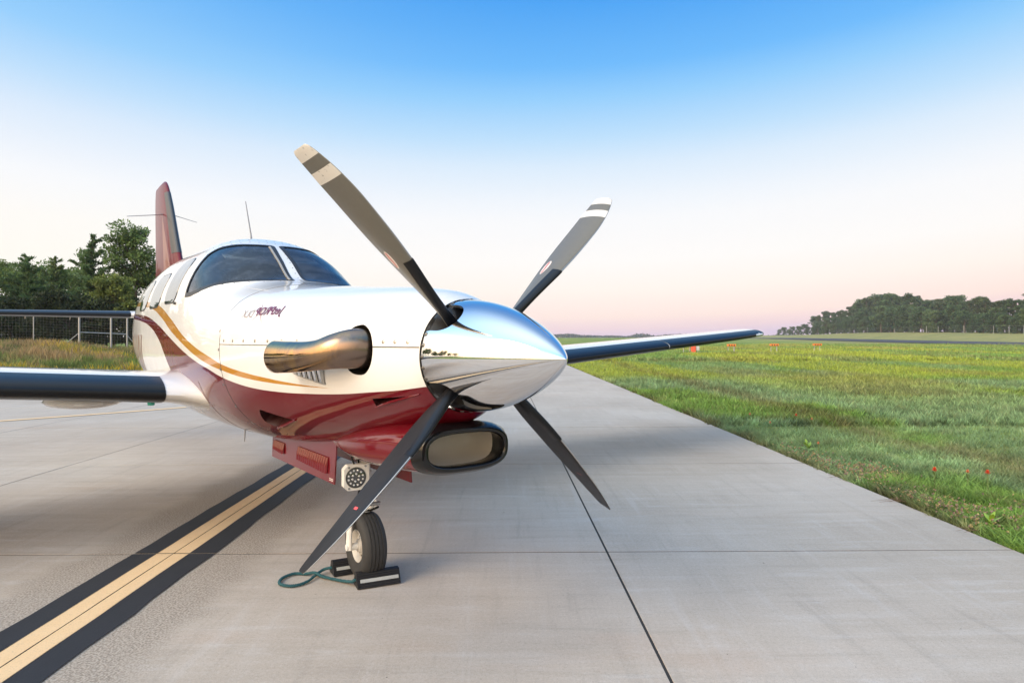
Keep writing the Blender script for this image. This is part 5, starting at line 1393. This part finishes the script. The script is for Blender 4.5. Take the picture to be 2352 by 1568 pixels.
lobj(MB().tube([lt @ Vector((-.005, -.02, .066)), lt @ Vector((-.012, .0, .095)), lt @ Vector((.01, .03, .15))], .005, 6), 'cable', M_BLACK)
MB().box((-.035, 1.075, .585), (.04, .018, .045), bev=.006).build('light_bracket', M_GW, plane)
gobj(MB().tube([(-.06, .0, .665), (.03, .0, .665)], .018, 12), 'actuator_lug', M_GW)

# ---- nose gear doors
def door(l, name_parts=True):
    zl = 0 if l < 0 else -.010; q = [(1.085 if l < 0 else .93, .76 if l < 0 else .735), (1.085 if l < 0 else .93, .532 + zl), (2.135, .533 + zl), (2.150, .70)]
    tilt = .06 * (-1 if l < 0 else 1); n = 14; mb = MB()
    def pt(s_, z_, o): return (l + tilt * (.70 - z_) + o, s_, z_)
    V = [pt(a, b, -.004) for a, b in q] + [pt(a, b, .004) for a, b in q]
    mb.add(V, [(0, 1, 2, 3), (7, 6, 5, 4)] + [(i, 4 + i, 4 + (i + 1) % 4, (i + 1) % 4) for i in range(4)])
    d_ = mb.build('gear_door', M_RED, plane, False)
    if l < 0:
        for s0, s1, z0, z1, z2, k_ in ((1.180, 1.655, .575, .665, .0, 14), (1.90, 2.10, .580, .650, .0, 7)):
            mb = MB(); st_ = (s1 - s0) / k_
            for i in range(k_):
                a = s0 + i * st_; zt_ = z1 + .0; zb_ = z0 + .010 * (i / k_)
                sec = [(0, -.0035), (.15, -.012), (.5, -.017), (.85, -.012), (1.0, -.0035)]; V = []
                for f, o in sec: V += [pt(a + st_ * .86 * f, zt_ - .004, o * .55 - .004), pt(a + st_ * .86 * f, (zt_ + zb_) / 2, o - .004), pt(a + st_ * .86 * f, zb_, o - .004)]
                mb.add(V, [(3 * k2 + j, 3 * k2 + j + 1, 3 * k2 + j + 4, 3 * k2 + j + 3) for k2 in range(4) for j in range(2)])
                mb.add([pt(a + st_ * .86 * f, zb_, o - .004) for f, o in sec] + [pt(a, zb_, -.004), pt(a + st_ * .86, zb_, -.004)], [(0, 1, 2, 3, 4, 6, 5)])
            lv = mb.build('louver', M_RED, d_, True, 60); lv['kind'] = 'stuff'
        for zz_ in (.553, .545):
            mb = MB()
            for i in range(7): a = 1.10 + i * .0075; mb.add([pt(a, zz_, -.0052), pt(a + .006, zz_, -.0052), pt(a + .006, zz_ + .0045, -.0052), pt(a, zz_ + .0045, -.0052)], [(0, 1, 2, 3)])
            mb.build('placard_lettering', M_DECW, d_, False)
    return d_
door(-.175); door(.175)

# ---- main gear
for sd_ in (-1, 1):
    l = sd_ * 1.88; zw = float(fw[1](1.88)); mw = MB()
    w_ = mw.lathe([(.10, -.06), (.14, -.075), (.185, -.072), (.21, -.05), (.216, 0), (.21, .05), (.185, .072), (.14, .075), (.10, .06)], 40, Matrix.Translation((l, 3.62, .216)) @ AX).build('main_wheel', M_TYRE, plane)
    MB().lathe([(.0, -.05), (.06, -.05), (.10, -.062), (.10, .062), (.06, .05), (.0, .05)], 32, Matrix.Translation((l, 3.62, .216)) @ AX).build('rim', M_RIM, w_)
    MB().tube([(l - sd_ * .10, 3.60, zw), (l - sd_ * .10, 3.60, .45), (l - sd_ * .10, 3.62, .216), (l, 3.62, .216)], [.05, .045, .032, .028], 14).build('main_gear_leg', M_GW, plane)
    MB().box((l + sd_ * .09, 3.60, .60), (.006, .17, .26), bev=.003).build('main_gear_door', M_WHITE, plane)

# ================================================================== chocks and rope
M_CHOCK = simple('chock_rubber', (.011, .011, .013), .5, var=.3, vscale=30, bump=.3); M_TAPE = simple('reflective_tape', (.40, .41, .40), .35, var=.12, vscale=40)
CH_ROT = PSI + STEER
def chock(cx_, cy_, rz, label):
    t = empty('wheel_chock', (cx_, cy_, 0), rz); L = .114; n = 26; hw, h = .054, .074
    prof = []
    def edge(a, b, k_, teeth=True):
        for i in range(k_):
            f = i / k_; p = np.array(a) * (1 - f) + np.array(b) * f; d_ = np.array(b) - np.array(a); nr = np.array((d_[1], -d_[0])) / np.linalg.norm(d_); prof.append(p + nr * (.0026 if (i % 2 and teeth) else 0))
    edge((-hw, .004), (hw, .004), 10); edge((hw, .004), (.018, h), 14); edge((.018, h), (-.018, h), 4); edge((-.018, h), (-hw, .004), 14)
    M = Matrix(((0, 0, 1, 0), (1, 0, 0, 0), (0, 1, 0, 0), (0, 0, 0, 1)))
    # body with a rope hole shown at each end
    MB().prism([tuple(p) for p in prof], -L, L, M).build('body', M_CHOCK, t, False)
    for sg in (-1, 1):
        a = Vector((-L * .86, sg * (hw - .36 * (hw - .018)), .004 + .36 * (h - .004))); b = Vector((-L * .86, sg * (hw - .58 * (hw - .018)), .004 + .58 * (h - .004))); nr = Vector((0, sg * (h - .004), hw - .018)).normalized() * .0038
        V = [a + nr, a + nr + Vector((L * 1.78, 0, 0)), b + nr + Vector((L * 1.78, 0, 0)), b + nr]; mesh_obj('reflective_strip', V, [(0, 1, 2, 3)], M_TAPE, t, False)
    for sg in (-1, 1): MB().lathe([(.014, .0008), (.0, .0008)], 16, Matrix.Translation((sg * L, 0, .036)) @ Matrix.Rotation(sg * R(90), 4, 'Y')).build('rope_hole', M_BLACK, t)
    tag(t, label, 'wheel chock', 'chocks of the nose wheel'); return t
WX, WY = plane.location.x - 1.108 * math.sin(PSI), plane.location.y + 1.108 * math.cos(PSI)
hd = Vector((math.sin(CH_ROT), -math.cos(CH_ROT), 0)); axd = Vector((math.cos(CH_ROT), math.sin(CH_ROT), 0))
CH_ROT = R(25); axd = Vector((math.cos(CH_ROT), math.sin(CH_ROT), 0))
cf = Vector((-.716, 3.560, 0)); cr = Vector((-.893, 3.752, 0))
chock(cf.x, cf.y, CH_ROT, 'black rubber wheel chock in front of the nose wheel'); chock(cr.x, cr.y, CH_ROT + R(3), 'black rubber wheel chock behind the nose wheel')
ef = cf - axd * .118; er = cr - axd * .118
RPTS = [(er.x + .05, er.y + .016, .036), (er.x, er.y, .036), (-1.052, 3.700, .020), (-1.090, 3.560, .010), (-1.150, 3.500, .010), (-1.222, 3.530, .010), (-1.238, 3.610, .010), (-1.200, 3.680, .010), (-1.130, 3.680, .010), (-1.075, 3.655, .024), (-1.020, 3.620, .016), (-.920, 3.575, .012), ((ef.x * .8 - .92 * .2), ef.y + .012, .024), (ef.x, ef.y, .036), (ef.x + .05, ef.y + .016, .036)]
Bz = bez(RPTS, 14); core = [Vector(p) for p in Bz]
M_ROPE = simple('teal_rope', (.015, .085, .100), .7, var=.35, vscale=60)
mb = MB()
for ph in (0, 2 * PI / 3, 4 * PI / 3):
    pts = []; dist = 0
    for i, p in enumerate(core):
        if i: dist += (p - core[i - 1]).length
        t_ = (core[min(i + 1, len(core) - 1)] - core[max(i - 1, 0)]).normalized(); s_ = t_.cross(Vector((0, 0, 1))).normalized(); u_ = s_.cross(t_); a = dist / .030 * 2 * PI + ph
        pts.append(p + s_ * (.0042 * math.cos(a)) + u_ * (.0042 * math.sin(a)))
    mb.tube(pts, .0048, 6)
tag(mb.build('chock_rope', M_ROPE), 'twisted dark teal rope looped between the two chocks', 'rope')

HAZE = .00025
# ================================================================== morning haze
hz = MB(); hz.box((0, 450, 14.4), (1560, 1010, 15.6)); hob = hz.build('haze', None, None, False)
hm = NT('haze_air'); hm.t.nodes.remove(hm.b); pv = hm.n('ShaderNodeVolumePrincipled'); pv.inputs['Color'].default_value = (.88, .92, 1.0, 1); pv.inputs['Density'].default_value = HAZE; pv.inputs['Anisotropy'].default_value = .0
hm.l(pv.outputs[0], hm.out.inputs['Volume']); hob.data.materials.clear(); hob.data.materials.append(hm.m); tag(hob, kind='stuff')
